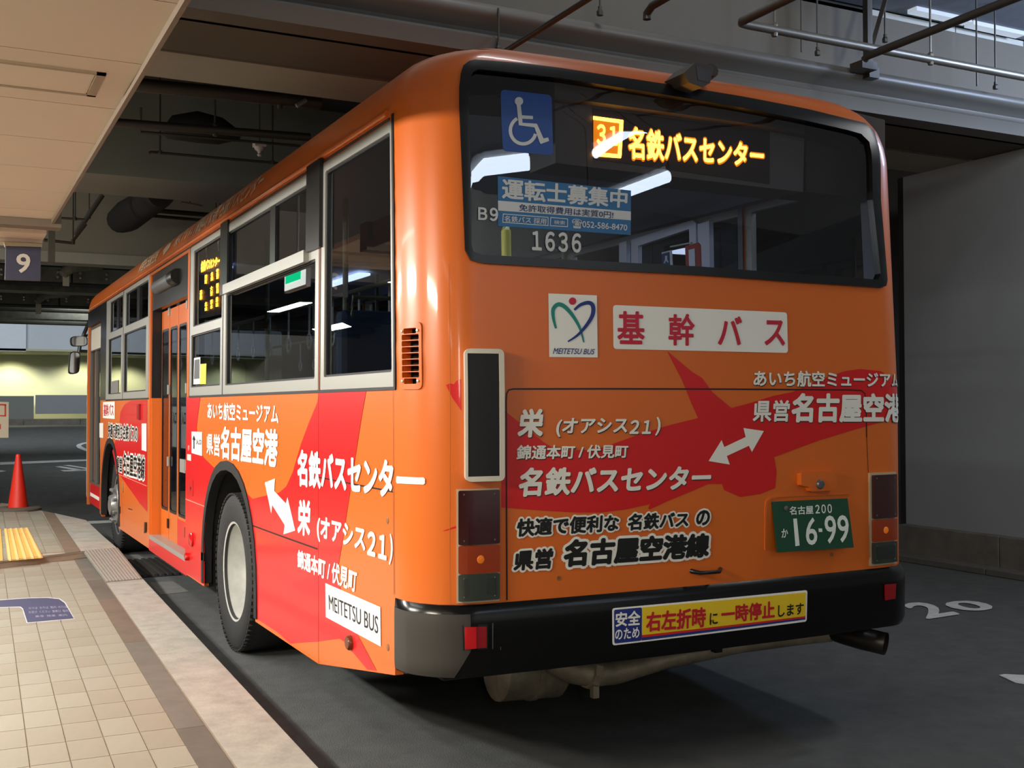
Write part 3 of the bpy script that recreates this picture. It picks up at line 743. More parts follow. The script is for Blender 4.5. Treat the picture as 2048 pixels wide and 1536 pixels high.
# ---- clutter in the dark recesses
def hung(py_, pts, r, lab, m=PIPED, rods=()):
    return pipe('conduit', [P(x, y, 1, py_) for x, y in pts], r, lab, m, None, [(P(x, y, 1, py_), 4.63) for x, y in rods])
hung(6.4, [(282, 215), (282, 264), (600, 292)], .012, 'thin dark conduit bent into the recess left of the ceiling fitting')
hung(6.8, [(298, 306), (302, 304), (620, 332)], .012, 'thin dark sprinkler branch below the bent conduit', rods=[(320, 305), (545, 325)])
hung(5.6, [(230, 245), (620, 275)], .035, 'thick dark pipe along the recess ceiling', rods=[(430, 260)])
hung(4.7, [(240, 166), (640, 206)], .05, 'thick dark pipe close behind the near beam', rods=[(560, 198)])
e = tag(empty('ceiling_duct', (0, 0, 0)), 'big dark crumpled duct hanging in the recess above the bus', 'duct')
b = MB(); b.tube([P(x, y, 1, 6.9) for x, y in ((330, 268), (352, 256), (395, 254), (440, 262), (480, 272))], .2, 12, rs=[.05, .12, .15, .13, .04]); b.build('duct_body', mat('duct_black', srgb(30, 28, 28), .8), e, 60)
e = tag(empty('ceiling_duct', (0, 0, 0)), 'dark round duct end below the far grey beam at the left', 'duct')
b = MB(); b.tube([P(322, 388, 1, 9.2), P(255, 432, 1, 11.2), P(240, 440, 1, 11.6)], .17, 14, rs=[.15, .20, .17]); b.build('duct_body', mat('duct_black', srgb(30, 28, 28), .8), e, 60)
e = tag(empty('ceiling_fitting', (0, 0, 0)), 'small white ceiling fitting with a pointed nozzle in the dark recess', 'fitting')
p = P(519, 290, 1, 6.5)
FW = mat('fitting_white', srgb(200, 186, 182), .5)
b = MB(); b.box(p.x-.055, p.x+.055, 6.45, 6.55, p.z-.02, p.z+.02, .006); b.build('mounting_box', FW, e)
b = MB(); b.lathe(p, (0, 0, -1), [(.05, .02), (.042, .045), (.02, .06), (.014, .08), (.022, .09), (.016, .105), (0, .108)], 12); b.build('nozzle', FW, e, 40)
b = MB(); b.tube([p, (p.x, p.y, 4.62)], .006, 6); b.build('rod', PIPED, e)
e = tag(empty('ceiling_fitting', (0, 0, 0)), 'short grey bar fixed below the near beam edge', 'fitting')
b = MB(); b.tube([P(593, 212, 1, 4.6), P(612, 200, 1, 4.6)], .018, 6); b.build('bar', mat('bar_grey', srgb(120, 118, 114), .5), e)
hung(11.0, [(272, 418), (470, 434)], .03, 'upper dark cable tray rail in front of the beige wall', rods=[(440, 431)])
hung(11.3, [(272, 429), (470, 446)], .02, 'lower dark cable tray rail in front of the beige wall', rods=[(432, 442)])
e = tag(empty('strip_light', (0, 0, 0)), 'unlit white strip light below the far grey beam', 'lamp')
b = MB(); m_ = P(380, 409, 1, 10.4); b.tube([m_, (m_.x, m_.y, 4.62)], .008, 5); b.build('hanger_rod', PIPED, e)
b = MB(); b.tube([P(362, 405, 1, 10.4), P(405, 413, 1, 10.4)], .02, 8); b.build('tube', mat('unlit_tube', srgb(190, 190, 182), .5), e)
e = tag(empty('sign_pole', (0, 0, 0)), 'grey steel hanger pole behind the number sign', 'pole')
p = P(103, 524, 1, 9.4); b = MB(); b.box(p.x-.035, p.x+.035, 9.38, 9.45, p.z, 4.6); b.build('pole', mat('pole_grey', srgb(96, 94, 84), .5, metal=.3), e)
hung(9.6, [(88, 480), (143, 486), (172, 448)], .018, 'bent dark conduit beside the sign pole', rods=[(146, 484)])
hung(9.0, [(120, 436), (170, 439)], .012, 'short dark conduit at the soffit corner', rods=[(150, 437.5)])
pz = P(188, 420, 1, 10).z; hung(10.0, [(205, 390), (150, 470)], .03, 'slanting grey pipe left of the round duct', mat('slant_pipe', srgb(72, 70, 64), .5), rods=[(178, 430)])

# ---- cone
CONE = mat('cone_orange', srgb(222, 44, 24), .45, var=.06, vscale=20)
pc = P(36, 1020, 2, ZR)
e = tag(empty('traffic_cone', tuple(pc)), 'red orange traffic cone standing on a dark weight ring at the platform end', 'cone')
b = MB(); b.lathe((0, 0, 0), (0, 0, 1), [(0, .705), (.022, .703), (.03, .69), (.034, .66), (.118, .045), (.122, .03), (.10, .03), (.015, .66)], 32); b.build('cone_body', CONE, e, 40)
b = MB(); b.lathe((0, 0, 0), (0, 0, 1), [(.0, .02), (.121, .02), (.121, 0), (0, 0)], 24); b.build('cone_base', CONE, e)
e = tag(empty('cone_weight', tuple(pc)), 'dark rubber weight ring round the foot of the cone', 'weight')
b = MB(); b.lathe((0, 0, 0), (0, 0, 1), [(.13, .04), (.25, .04), (.275, .02), (.275, 0), (.13, 0), (.13, .04)], 32); b.build('ring', mat('weight_rubber', srgb(96, 84, 72), .7, var=.1), e, 40)
# ---- notice board at the left edge
e = tag(empty('notice_board', (0, 0, 0)), 'cream notice board with a red frame at the left edge of the view', 'sign'); yy = 12.9
b = MB(); b.prism([P(-45, 803, 1, yy), P(17.5, 804, 1, yy), P(17, 875.5, 1, yy), P(-45, 876, 1, yy)], (0, .04, 0)); b.build('board', mat('board_cream', srgb(204, 190, 164), .5), e)
RF = mat('board_red', srgb(196, 60, 44), .5)
for q in ([(-30, 807), (12, 808), (12, 811), (-30, 810)], [(-30, 829), (12, 830.5), (12, 833), (-30, 832)], [(9, 810), (12, 810), (12, 832), (9, 832)], [(-20, 848), (1.5, 848), (1.5, 858), (-20, 858)]):
    b = MB(); b.prism([P(x, y, 1, yy-.004) for x, y in q], (0, .006, 0)); b.build('red_frame', RF, e)
p = P(-30, 850, 1, yy); b = MB(); b.tube([(p.x, yy+.05, .2), (p.x, yy+.05, p.z+.4)], .03, 8); b.build('post', PIPED, e)
b = MB(); b.lathe((p.x, yy+.05, 0), (0, 0, 1), [(0, .24), (.16, .24), (.2, .2), (.2, 0)], 16); b.build('foot', PIPED, e)

# ---- real fittings behind the viewer and over the platform (seen only as reflections in the bus glass)
TUBE = mat('tube_cool', (1, 1, 1), .5, emit=(.70, .82, 1.0), estr=16)
FITT = mat('fitting_body', srgb(200, 200, 200), .5)
for (q0_, q1_, r_, lab) in REFL:
    e = tag(empty('strip_light', (0, 0, 0)), lab, 'lamp')
    b = MB(); b.tube([q0_+Vector((0, 0, r_+.03)), q1_+Vector((0, 0, r_+.03))], r_*1.1, 4); b.build('housing', FITT, e)
    b = MB(); b.tube([q0_, q1_], r_, 10); b.build('tube', TUBE, e)
    for q_ in (q0_, q1_): b = MB(); b.tube([q_+Vector((0, 0, .1)), q_+Vector((0, 0, 2.5))], .01, 5); b.build('hanger_rod', PIPED, e)
e = tag(empty('exit_sign', (0, 0, 0)), 'lit green and white exit sign hanging over the platform', 'sign')
ex = EXITP
b = MB(); b.box(ex[0]-.02, ex[0]+.02, ex[1]-.36, ex[1]+.36, ex[2]-.14, ex[2]+.14); b.build('housing', FITT, e)
b = MB(); b.tube([(ex[0], ex[1], ex[2]+.14), (ex[0], ex[1], 4.62)], .012, 6); b.build('hanger_rod', FITT, e)
b = MB(); b.box(ex[0]+.02, ex[0]+.025, ex[1]-.34, ex[1]+.34, ex[2]-.12, ex[2]+.12); b.build('panel', mat('exit_white', (1, 1, 1), .5, emit=(.9, 1, .92), estr=3), e)
b = MB(); b.box(ex[0]+.025, ex[0]+.028, ex[1]-.2, ex[1]+.3, ex[2]-.06, ex[2]+.12); b.build('green_panel', mat('exit_green', (0, .5, .2), .5, emit=(0, .75, .30), estr=3), e)

# ================================================================== BUS
bus = tag(empty('bus', (0, 0, 0)), 'orange and red city bus at the kerb, lit amber destination sign in its rear window', 'bus')
# --- openings
def arch(y0, hw, ztop, zbot):
    s0 = YS-y0; cz = .46; out = []
    for k in range(0, 17):
        a = math.pi*k/16; ca, sa = math.cos(a), math.sin(a)
        out.append((s0-hw*math.copysign(abs(ca)**.92, ca), cz+(ztop-cz)*abs(sa)**.92))
    return [(s0-hw, zbot)]+out+[(s0+hw, zbot)]
YR, YFW = 3.14, 8.47
archR = arch(YR, .69, 1.125, .31); archF = arch(YFW, .66, 1.135, .31)
doorM = [side(*p) for p in ((301, 1110), (372, 1150), (385, 500), (304, 585))]
dm0, dm1 = YS-6.02, YS-4.42        # middle door (s increases rearwards)
df0, df1 = YS-10.55, YS-9.32
def ztop(y): return 2.60
# bottom edge of the left side from the front to the rear
left_bottom = [(YS-10.75, .40), (YS-10.6, .33), (df0, .33), (df0, 2.45), (df1, 2.45), (df1, .33)]
left_bottom += archF + [(dm0, .31), (dm0, 2.60), (dm1, 2.60), (dm1, .31)] + archR + [(YS-1.283, .314), (0.0, .47), (0.0, .765)]
right = [(2*SREAR-s, z) for (s, z) in [(0.0, .765), (0.0, .47), (YS-1.283, .314)]+archR[::-1]+archF[::-1]+[(YS-10.6, .33), (YS-10.75, .40)]]
outer = [(SMIN+.001, .45)]+left_bottom+right+[(SMAX-.001, .45), (SMAX-.001, 2.90), (SMIN+.001, 2.90)]
# window shapes on the left side (from the photograph's corners)
WL = {
 'w1': ([(647.5, 321.7), (793.7, 228), (786.6, 774), (635.5, 780)], [[(652, 341.5), (790, 256), (781, 745), (646, 754)]]),
 'w2': ([(450, 450), (641, 326), (633.5, 780), (443, 788)], [[(455, 468), (640, 348), (636, 504), (452, 570)], [(455, 585), (633, 518), (628, 759), (448, 770)]]),
 'w3': ([(385, 487), (448.5, 448), (441.5, 788), (374.5, 790)], [[(389, 500), (446, 467), (443, 638), (384, 653)], [(384, 671), (442, 654), (440, 772), (381, 774)]]),
 'w4': ([(250.5, 576), (301, 545), (294, 795.5), (242.5, 798)], [[(252, 586), (297, 558.5), (295, 634), (249.5, 653)], [(249.5, 667), (294, 649), (290, 783), (245, 784)]]),
 'w5': ([(219, 598.6), (249.5, 577), (241.7, 798), (206, 800)], [[(221, 603.5), (247, 589), (245, 655), (218.5, 666)], [(218.5, 679), (244, 668), (240.5, 787), (214, 789)]]),
}
def sq(q):                 # make corner list axis-aligned on the wall
    p = [side(*c) for c in q]; s0 = (p[0][0]+p[3][0])/2; s1 = (p[1][0]+p[2][0])/2; z1 = (p[0][1]+p[1][1])/2; z0 = (p[2][1]+p[3][1])/2
    return s0, s1, z0, z1
wins = {}
for k, (o, gl) in WL.items():
    s0, s1, z0, z1 = sq(o); G = []
    for g_ in gl:
        a0, a1, c0, c1 = sq(g_); G.append((max(a0, s0+.02), min(a1, s1-.02), max(c0, z0+.02), min(c1, z1-.02)))
    wins[k] = ((s0, s1, 1.575, 2.615), G)
def fixz(o, G):
    s0, s1, z0, z1 = o; out = []
    for (a, b_, c, d) in G: out.append((a, b_, c, d))
    return out
holes = []
for k, (o, G) in wins.items(): holes.append(rect(o[0]+.004, o[1]-.004, o[2]+.004, o[3]-.004))
mirror = lambda pl: [(2*SREAR-s, z) for s, z in pl][::-1]
rw = {k: (o, G) for k, (o, G) in wins.items()}
o3 = (YS-6.05, YS-4.4, 1.575, 2.615); rw['door'] = (o3, [(o3[0]+.05, o3[1]-.05, 1.66, 2.2), (o3[0]+.05, o3[1]-.05, 2.25, 2.55)])
holes += [mirror(rect(o[0]+.004, o[1]-.004, o[2]+.004, o[3]-.004)) for o, G in rw.values()]
# rear window
RWo = [(948, 121), (1040, 128), (1119, 137.5), (1212, 152), (1350, 173), (1480, 194), (1610, 219), (1692, 239), (1725, 247), (1743, 262), (1750, 285), (1757, 400), (1770, 560), (1768, 572), (1757, 576), (1560, 563), (1400, 551), (1150, 538), (962, 527), (940, 521), (929, 500), (923.5, 350), (921, 150), (926, 133), (937, 124)]
RWi = [(955, 140), (1040, 149), (1119, 158), (1212, 173), (1350, 195), (1480, 217), (1610, 243), (1690, 261), (1718, 269), (1734, 285), (1741, 400), (1757, 548), (1752, 560), (1560, 546), (1400, 534), (1150, 521), (962, 510), (945, 504), (941, 490), (939.5, 350), (938, 160), (944, 146)]
rwo = [H(*p) for p in RWo]; rwi = [H(*p) for p in RWi]
holes.append(rwo)
# windscreen
ws = [(SMIN+.02, 1.15), (SMIN+1.05, 1.15), (SMIN+1.22, 1.3), (SMIN+1.22, 2.45), (SMIN+1.05, 2.6), (SMIN+.02, 2.6)]
holes.append(ws); holes.append([(-(s-SMIN)+SMAX, z) for s, z in ws][::-1])
# grille slots in the corner
vq = [H(803, 646), H(845.6, 643.5), H(844, 779), H(800.5, 779)]
v0s, v1s, v0z, v1z = (vq[0][0]+vq[3][0])/2, (vq[1][0]+vq[2][0])/2, (vq[2][1]+vq[3][1])/2, (vq[0][1]+vq[1][1])/2
slots = []
for k in range(9):
    zc = v1z-(v1z-v0z)*(.128+k*.0935); e0 = .012 if k in (0, 8) else .0
    slots.append(rect(v0s+.016+e0, v1s-.012-e0, zc-.0105, zc+.0105, .005))
holes += slots
body = sheet('body_shell', outer, holes, ORANGE, bus, 0.0, -.035, step=.08, smooth=30, dense=True)
lining = sheet('interior_lining', outer, [h for h in holes if h not in slots], INTG, bus, -.05, None, step=.4)
# roof
mb = MB(); ss = [cum[i] for i in range(0, len(cum)-1)]; n = len(ss); zz = [2.90, 2.92, 2.94, 2.9525, 2.965, 2.975, 2.98]
for z in zz: mb.v += [tuple(S(s, z)) for s in ss]
for k in range(len(zz)-1):
    for i in range(n): mb.f.append((k*n+i, k*n+(i+1) % n, (k+1)*n+(i+1) % n, (k+1)*n+i))
mb.f.append(tuple((len(zz)-1)*n+i for i in range(n))); mb.build('roof', ORANGE, bus, 40)
# gutter rail along the side
g0, g1 = S(0, 2.655), S(YS-10.4, 2.655); b = MB(); b.tube([g0+Vector((-.004, .05, 0)), g1+Vector((-.004, 0, 0))], .014, 8); b.build('gutter_rail', ORANGE, bus, 60)
b = MB(); b.tube([S(0, 2.628)+Vector((0, .03, 0)), S(YS-10.4, 2.628)], .006, 6); b.build('gutter_seal', RUBBER, bus)
# grille surround + dark box
gs = sheet('air_grille', rect(v0s, v1s, v0z, v1z, .02), slots, ORANGE, bus, .001, .006, step=.03, smooth=30)
sheet('grille_dark', rect(v0s+.01, v1s-.01, v0z+.01, v1z-.01), [], DARKM, gs, -.045, None, step=.05)
for k in (0, 8):
    zc = v1z-(v1z-v0z)*(.128+k*.0935)
    for ds in (v0s+.02, v1s-.017):
        c = S(ds, zc, .007); nn = (S(ds, zc, .05)-c).normalized(); b = MB(); b.lathe(c, nn, [(.0055, 0), (.0055, .003), (0, .004)], 8); b.build('screw', SILVER, gs)
# --- side windows
def window(o, G, right=False, slider=False):
    s0, s1, z0, z1 = o
    op, gp = rect(s0, s1, z0, z1), [rect(*q, .012) for q in G]
    if right: op = mirror(op); gp = [mirror(q) for q in gp]
    fr = sheet('window_frame', op, gp, SILVER, bus, -.03, .004, step=.4)
    for q in gp:
        q2 = q
        sheet('pane', q2, [], GLASS, fr, -.014, None, step=.3)
    return fr
frames = {}
for k, (o, G) in wins.items(): frames[k] = window(o, G)
for k, (o, G) in rw.items(): window(o, G, True)
def sbox(name, s0, s1, z0, z1, m, par, o0, o1, bev=0): return sheet(name, rect(s0, s1, z0, z1, bev), [], m, par, o0, o1, step=.3, grid=False)
# black glazing rubber round each pane and dark upper band
for k, (o, G) in wins.items():
    for i, (a, b_, c, d) in enumerate(G):
        sheet('glazing_seal', rect(a-.004, b_+.004, c-.004, d+.004, .014), [rect(a+.010, b_-.010, c+.010, d-.010, .008)], RUBBER, frames[k], -.012, -.004, step=.4)
# black posts between windows, slider track
def post(pxl, pxr, yt, yb, o1=.012, name='pillar'):
    a = side(pxl, yt); c = side(pxr, yt); return sbox(name, a[0], c[0], side(pxr, yb)[1], min(2.63, a[1]), BLACK, bus, -.01, o1)
w1, w2, w3, w4, w5 = [wins[k][0] for k in ('w1', 'w2', 'w3', 'w4', 'w5')]
u2 = wins['w2'][1][0]; l2 = wins['w2'][1][1]
sbox('slider_post', side(618, 400)[0], side(645, 400)[0], u2[2]-.0, 2.64, BLACK, bus, .004, .022)
sbox('slider_post', side(443, 500)[0], side(457, 500)[0], l2[3]+.0, 2.64, BLACK, bus, .004, .016)
sbox('slider_post', side(537, 470)[0], side(547, 470)[0], u2[2], u2[3], BLACK, frames['w2'], -.016, -.002)
sbox('slider_rail', u2[0], side(617, 500)[0], u2[2]-.045, u2[2]+.012, SILVER, frames['w2'], .004, .03)
for (k, xa, xb) in (('w4', 272, 277), ('w5', 232, 236)):
    u = wins[k][1][0]; sbox('slider_post', side(xa, 600)[0], side(xb, 600)[0], u[2], u[3], BLACK, frames[k], -.016, -.002)
for sa in (w1[0], w2[0], w3[0], w4[0]):
    sbox('window_joint', sa-.010, sa+.004, 1.565, 2.62, RUBBER, bus, -.02, .0055)
sbox('window_joint', w1[1]-.004, w1[1]+.012, 1.565, 2.64, RUBBER, bus, -.02, .006)
sbox('belt_seal', w3[0], w1[1]+.01, 1.562, 1.574, RUBBER, bus, -.01, .005)
sbox('belt_seal', w5[0], w4[1], 1.562, 1.574, RUBBER, bus, -.01, .005)
# --- middle door: black header, recess, four folding leaves
PX0, PX1 = dm0, dm1
sbox('door_header', dm0-.02, dm1+.05, 2.30, 2.63, BLACK, bus, -.06, -.01)
b = MB(); p = S((dm0+dm1)/2, 2.46); b.lathe((p.x+.0, p.y-.25, 2.47), (0, 1, 0), [(0, 0), (.05, 0), (.055, .03), (.055, .72), (.05, .75), (0, .75)], 16); b.build('door_lamp', GRAYP, bus, 40)
b = MB(); b.lathe((p.x+.0, p.y-.42, 2.47), (0, 1, 0), [(0, 0), (.055, 0), (.062, .03), (.062, .17), (0, .17)], 16); b.build('lamp_cap', BLACKF, bus, 40)
dd = empty('middle_door'); dd.parent = bus
lw = (dm1-dm0-.10)/4
for k in range(4):
    a = dm0+.05+k*lw; c = a+lw-.012
    lf = sheet('door_leaf', rect(a, c, .43, 2.29), [rect(a+.035, c-.03, .66, 2.13, .03)], ORANGE, dd, -.093, -.085, grid=False, step=5)
    sheet('pane', rect(a+.03, c-.025, .655, 2.135, .03), [], GLASS, lf, -.089, None, grid=False, step=5)
    sheet('glazing_seal', rect(a+.028, c-.023, .652, 2.138, .034), [rect(a+.046, c-.041, .672, 2.118, .028)], RUBBER, lf, -.086, -.083, grid=False, step=5)
    if k in (2, 3): sbox('red_film', a, c, .43, .63, RED, lf, -.084, -.083)
    for z_ in (2.235, 1.60, 1.02, .52):
        if k in (0, 2): sbox('hinge', c-.016, c+.026, z_, z_+.075, SILVER if z_ > .9 else BLACKF, lf, -.084, -.072)
for k in (1, 2):
    a = dm0+.05+k*lw; sbox('door_sticker', a+.07, a+lw-.08, 1.18, 1.50, WHITE, dd, -.099, -.097)
    lettering('入口', BLACKF, [(a+.10, 1.46), (a+lw-.11, 1.46), (a+lw-.11, 1.36), (a+.10, 1.36)], S, dd, off=-.095)
sbox('door_handle_plate', dm0+.05+lw*2.4, dm0+.05+lw*2.95, 1.0, 1.10, SILVER, dd, -.084, -.072)
sbox('door_sill', dm0, dm1, .395, .43, SILVER, bus, -.13, .0)
sbox('door_skirt', dm0-.01, dm1+.01, .30, .395, RED, bus, -.12, .001)
sbox('door_frame_post', dm0-.005, dm0+.03, .40, 1.57, ORANGE, bus, -.10, -.012)
sbox('door_frame_post', dm0-.005, dm0+.03, 1.571, 2.5, BLACK, bus, -.10, -.012)
sbox('door_frame_post', dm1-.05, dm1+.0, .40, 2.5, BLACK, bus, -.12, -.08)
# --- front door
fd = empty('front_door'); fd.parent = bus
CRE = mat('cream_trim', srgb(206, 200, 184), .5)
sheet('door_leaf', rect(df0+.01, df1-.01, .36, 2.44), [rect(df0+.14, df0+.58, .62, 2.15, .02), rect(df0+.64, df1-.05, .62, 2.15, .02)], mat('door_frame_grey', srgb(92, 88, 80), .45), fd, -.06, -.02, grid=False, step=5)
sheet('pane', rect(df0+.13, df1-.04, .61, 2.16), [], GLASS, fd, -.04, None, grid=False, step=5)
sbox('red_film', df0+.12, df1-.02, .36, .60, RED, fd, -.019, -.017)
sbox('white_stripe', df0+.2, df1-.2, .45, .49, WHITE, fd, -.016, -.015)
sbox('roller_blind', df0+.2, df1-.06, 2.16, 2.40, CRE, fd, -.019, -.012)
sheet('front_corner_trim', rect(YS-10.9, df0-.01, .42, 2.45), [], CRE, bus, .001, .004, step=.1)
sheet('windscreen', [(SMIN+.01, 1.14), (SMIN+1.06, 1.14), (SMIN+1.24, 1.3), (SMIN+1.24, 2.46), (SMIN+1.06, 2.61), (SMIN+.01, 2.61)], [], GLASS, bus, -.01)
sheet('windscreen', [(-(s-SMIN)+SMAX, z) for s, z in [(SMIN+.01, 1.14), (SMIN+1.06, 1.14), (SMIN+1.24, 1.3), (SMIN+1.24, 2.46), (SMIN+1.06, 2.61), (SMIN+.01, 2.61)]][::-1], [], GLASS, bus, -.01)
sbox('front_pillar_black', YS-10.62, df1+.03, 2.45, 2.63, BLACK, bus, -.005, .004)
sbox('front_pillar_black', df1, w5[0]-.012, 1.57, 2.62, BLACK, bus, -.005, .003)
# --- mirrors
mr = empty('mirror_assembly'); mr.parent = bus
ym = 10.75
def mp(px, py, y=ym): return P(px, py, 1, y)
b = MB(); b.tube([mp(180, 640), mp(168, 668), mp(160, 690), mp(158, 704)], .022, 8); b.tube([mp(180, 668), mp(163, 676)], .015, 8); b.tube([mp(185, 703), mp(160, 702)], .018, 8); b.build('mirror_arm', BLACK, mr)
for (q, nm) in (([(140, 673), (175, 672), (176, 692), (141, 693)], 'upper'), ([(140, 702), (161, 704), (158, 747), (136, 749)], 'lower')):
    pl3 = [mp(*c) for c in q]; p2 = roundpoly([(c.x, c.z) for c in pl3], .05)
    b = MB(); b.prism([(x, ym-.03, z) for x, z in p2], (0, .09, 0)); mo = b.build('mirror_housing', BLACK, mr)
    cx = sum(x for x, z in p2)/len(p2); cz = sum(z for x, z in p2)/len(p2)
    b = MB(); b.prism([(cx+(x-cx)*.86, ym-.032, cz+(z-cz)*.9) for x, z in p2], (0, -.003, 0)); b.build('mirror_glass', mat('mirror', (.30, .31, .32), .06, metal=1), mo)

# --- rear window
rf = sheet('rear_window_frame', rwo, [rwi], mat('window_rubber', srgb(17, 17, 19), .28, spec=.5), bus, -.02, .014, step=.05, smooth=40)
sheet('pane', rwi, [], GLASSR, rf, -.004, None, step=.1, smooth=60)
bl_ = lambda t, m, q, **k: bl(t, m, q, bus, **k)
film('sticker_wheelchair', [(1002, 178.5), (1104, 190), (1107, 311), (1006, 301)], BLUES, bus, -.002, rnd=.02)
icW = mat('sticker_grey_white', srgb(196, 198, 200), .5)
def ic(px): return [(900+x/3.2, 100+y/3.2) for x, y in px]
def disc(cx, cy, r, n=20): return [(cx+r*math.cos(2*math.pi*k/n), cy+r*math.sin(2*math.pi*k/n)) for k in range(n)]
film('wheelchair_symbol', ic(disc(441, 328, 27)), icW, bus, .0005, grid=False)
film('wheelchair_symbol', ic([(426, 350), (452, 352), (460, 418), (530, 422), (531, 443), (462, 440), (464, 466), (556, 472), (598, 566), (628, 560), (634, 582), (580, 602), (572, 588), (540, 495), (440, 482)]), icW, bus, .0006, grid=False)
wc = []
for k in range(0, 25):
    a = math.radians(118+k*(345-118)/24*1.0); wc.append((468+82*math.cos(a+math.pi*0)*1.0, 515-86*math.sin(a)))
film('wheelchair_symbol', stroke(ic(wc), [22/3.2]*len(wc)), icW, bus, .0004, grid=False)
film('recruit_banner', [(996, 352), (1262.5, 381), (1262, 470), (996.5, 452)], TEALS, bus, -.002)
film('banner_strip', [(996, 401), (1262, 423), (1262, 440.5), (996.5, 421)], icW, bus, -.0008)
bl_('運転士募集中', icW, [(1004, 356), (1256, 380), (1254, 417), (1004, 398)], bold=.03, off=-.0005)
bl_('免許取得費用は実質0円!', mat('banner_navy', srgb(24, 44, 90), .5), [(1038, 408), (1227, 423), (1226, 437), (1038, 422)], bold=.01, off=.0002)
bl_('名鉄バス 採用', icW, [(1009, 431), (1093, 437), (1092, 449), (1009, 443)], bold=.012, off=.0)
bl_('検索', icW, [(1108, 440), (1130, 442), (1130, 450), (1108, 448)], bold=.005, off=.0)
for q in ([(1006, 427), (1097, 434), (1097, 452), (1005, 445)], [(1101, 434), (1136, 437), (1136, 454), (1100, 452)]):
    pl_ = [H(*c) for c in q]; cx = sum(a for a, _ in pl_)/4; cz = sum(a for _, a in pl_)/4
    sheet('banner_box', pl_, [[(a+.003 if a < cx else a-.003, z+.003 if z < cz else z-.003) for a, z in pl_]], icW, bus, -.0006)
bl_('☎052-586-8470', icW, [(1144, 437), (1255, 447), (1254, 464), (1144, 456)], bold=.015, off=.0)
bl_('Ｂ９', icW, [(956, 414), (996, 416), (996, 443), (956, 440)], bold=.03, off=.001)
bl_('１６３６', icW, [(1063, 461), (1162, 467), (1162, 506), (1064, 501)], bold=.03, off=.001)
# destination sign box behind the glass
ybx = .22
def box3(name, pxq, y, d, m, par):
    b = MB(); b.prism([P(x, yy_, 1, y) for x, yy_ in pxq], (0, d, 0)); return b.build(name, m, par)
ds = empty('destination_sign'); ds.parent = bus
box3('sign_housing', [(1109, 150), (1610, 215), (1606, 384), (1111, 326)], ybx, .22, mat('sign_housing', srgb(104, 102, 100), .7), ds)
box3('header_panel', [(1612, 200), (1770, 240), (1770, 320), (1770, 360), (1612, 384)][:2]+[(1770, 400), (1612, 384)], ybx+.02, .2, mat('header_dark', srgb(60, 56, 54), .7), ds)
box3('led_panel', [(1186, 216), (1540, 262), (1539, 368), (1187, 318)], ybx-.004, .004, mat('led_board', srgb(40, 20, 8), .5), ds)
def led(t, q, bold=.02, m=AMBER, off=.008):
    return lettering(t, m, [P(*c, 1, ybx) for c in q], Vector((0, -1, 0)), ds, bold=bold, off=off)
led('名鉄バスセンター', [(1255, 253), (1526, 290), (1524, 336), (1256, 318)], .03)
led('名鉄バスセンター', [(1253, 250), (1529, 286), (1527, 340), (1254, 322)], .075, AMBERH, .006)
led('３１', [(1192, 248), (1234, 254), (1233, 293), (1192, 291)], .03)
for q in ([(1187, 232), (1246, 240), (1246, 247), (1187, 239)], [(1240, 240), (1247, 241), (1243, 312), (1236, 311)], [(1187, 304), (1243, 309), (1242, 316), (1187, 312)]):
    box3('led_frame', q, ybx-.008, .003, AMBER, ds)
box3('led_glow', [(1187, 239), (1240, 247), (1238, 309), (1187, 305)], ybx-.006, .001, AMBERH, ds)
# side destination sign behind the third window
xs_ = .034
def ps(px, py, x=xs_): return P(px, py, 0, x)
sd = empty('side_destination_sign'); sd.parent = bus
b = MB(); b.prism([ps(390, 505), ps(447, 470), ps(446, 628), ps(388, 640)], (.02, 0, 0)); b.build('sign_housing', LEDOFF, sd)
def sled(q, t='名鉄バスセンター', bold=.08):
    return lettering(t, AMBER, [ps(*c) for c in q], Vector((-1, 0, 0)), sd, bold=bold, off=.006)
sled([(404, 522), (442, 511), (441, 531), (403, 546)], '名鉄バスセンター')
for (x, y, h, t) in [(411, 549, 19, '栄町'), (423, 544, 18, '名鉄'), (434, 537, 21, '空港'), (401, 580, 20, '基幹'), (422, 572, 20, '大曽'), (434, 566, 21, '新出'), (411, 604, 18, '北山'), (422, 599, 19, '清水'), (433, 594, 20, '豊山')]:
    sled([(x, y+1), (x+5.5, y-1), (x+5.5, y+h-1), (x, y+h+1)], '\n'.join(t), .06)
for (x, y) in ((414, 500), (438, 488)):
    b = MB(); b.tube([ps(x, y-14), ps(x-1, y), ps(x, y+14)], .006, 6); b.build('chain', SILVER, sd)

# --- rear livery: red silhouette
def c8(l): return [(1000+x/2.4976, 560+y/2.4976) for x, y in l]
film('red_livery', [(1003, 818), (1012, 824), (1052, 856), (1086, 884), (1112, 900), (1192, 900), (1280, 868), (1340, 850), (1396, 836), (1380, 800), (1364, 760), (1334, 702), (1348, 714), (1384, 744), (1404, 756), (1424, 784), (1462, 816), (1500, 806), (1545, 792), (1584, 784), (1650, 756), (1690, 742), (1720, 738), (1760, 742), (1792, 760), (1792, 834), (1720, 856), (1640, 880), (1548, 914), (1553, 944), (1550, 976), (1520, 988), (1480, 994), (1448, 980), (1444, 968), (1416, 968), (1384, 982), (1333, 1003), (1299, 1019), (1296, 1016), (1300, 1008), (1250, 1019), (1202, 1025), (1155, 1025), (1099, 1022), (1003, 1015)], RED, bus, .0015)
film('red_livery', [(892, 770), (922, 758), (923, 822), (905, 796)], RED, bus, .0015)
film('red_livery', [(885, 1062), (914, 1051), (914, 1056), (890, 1062)], RED, bus, .0015)
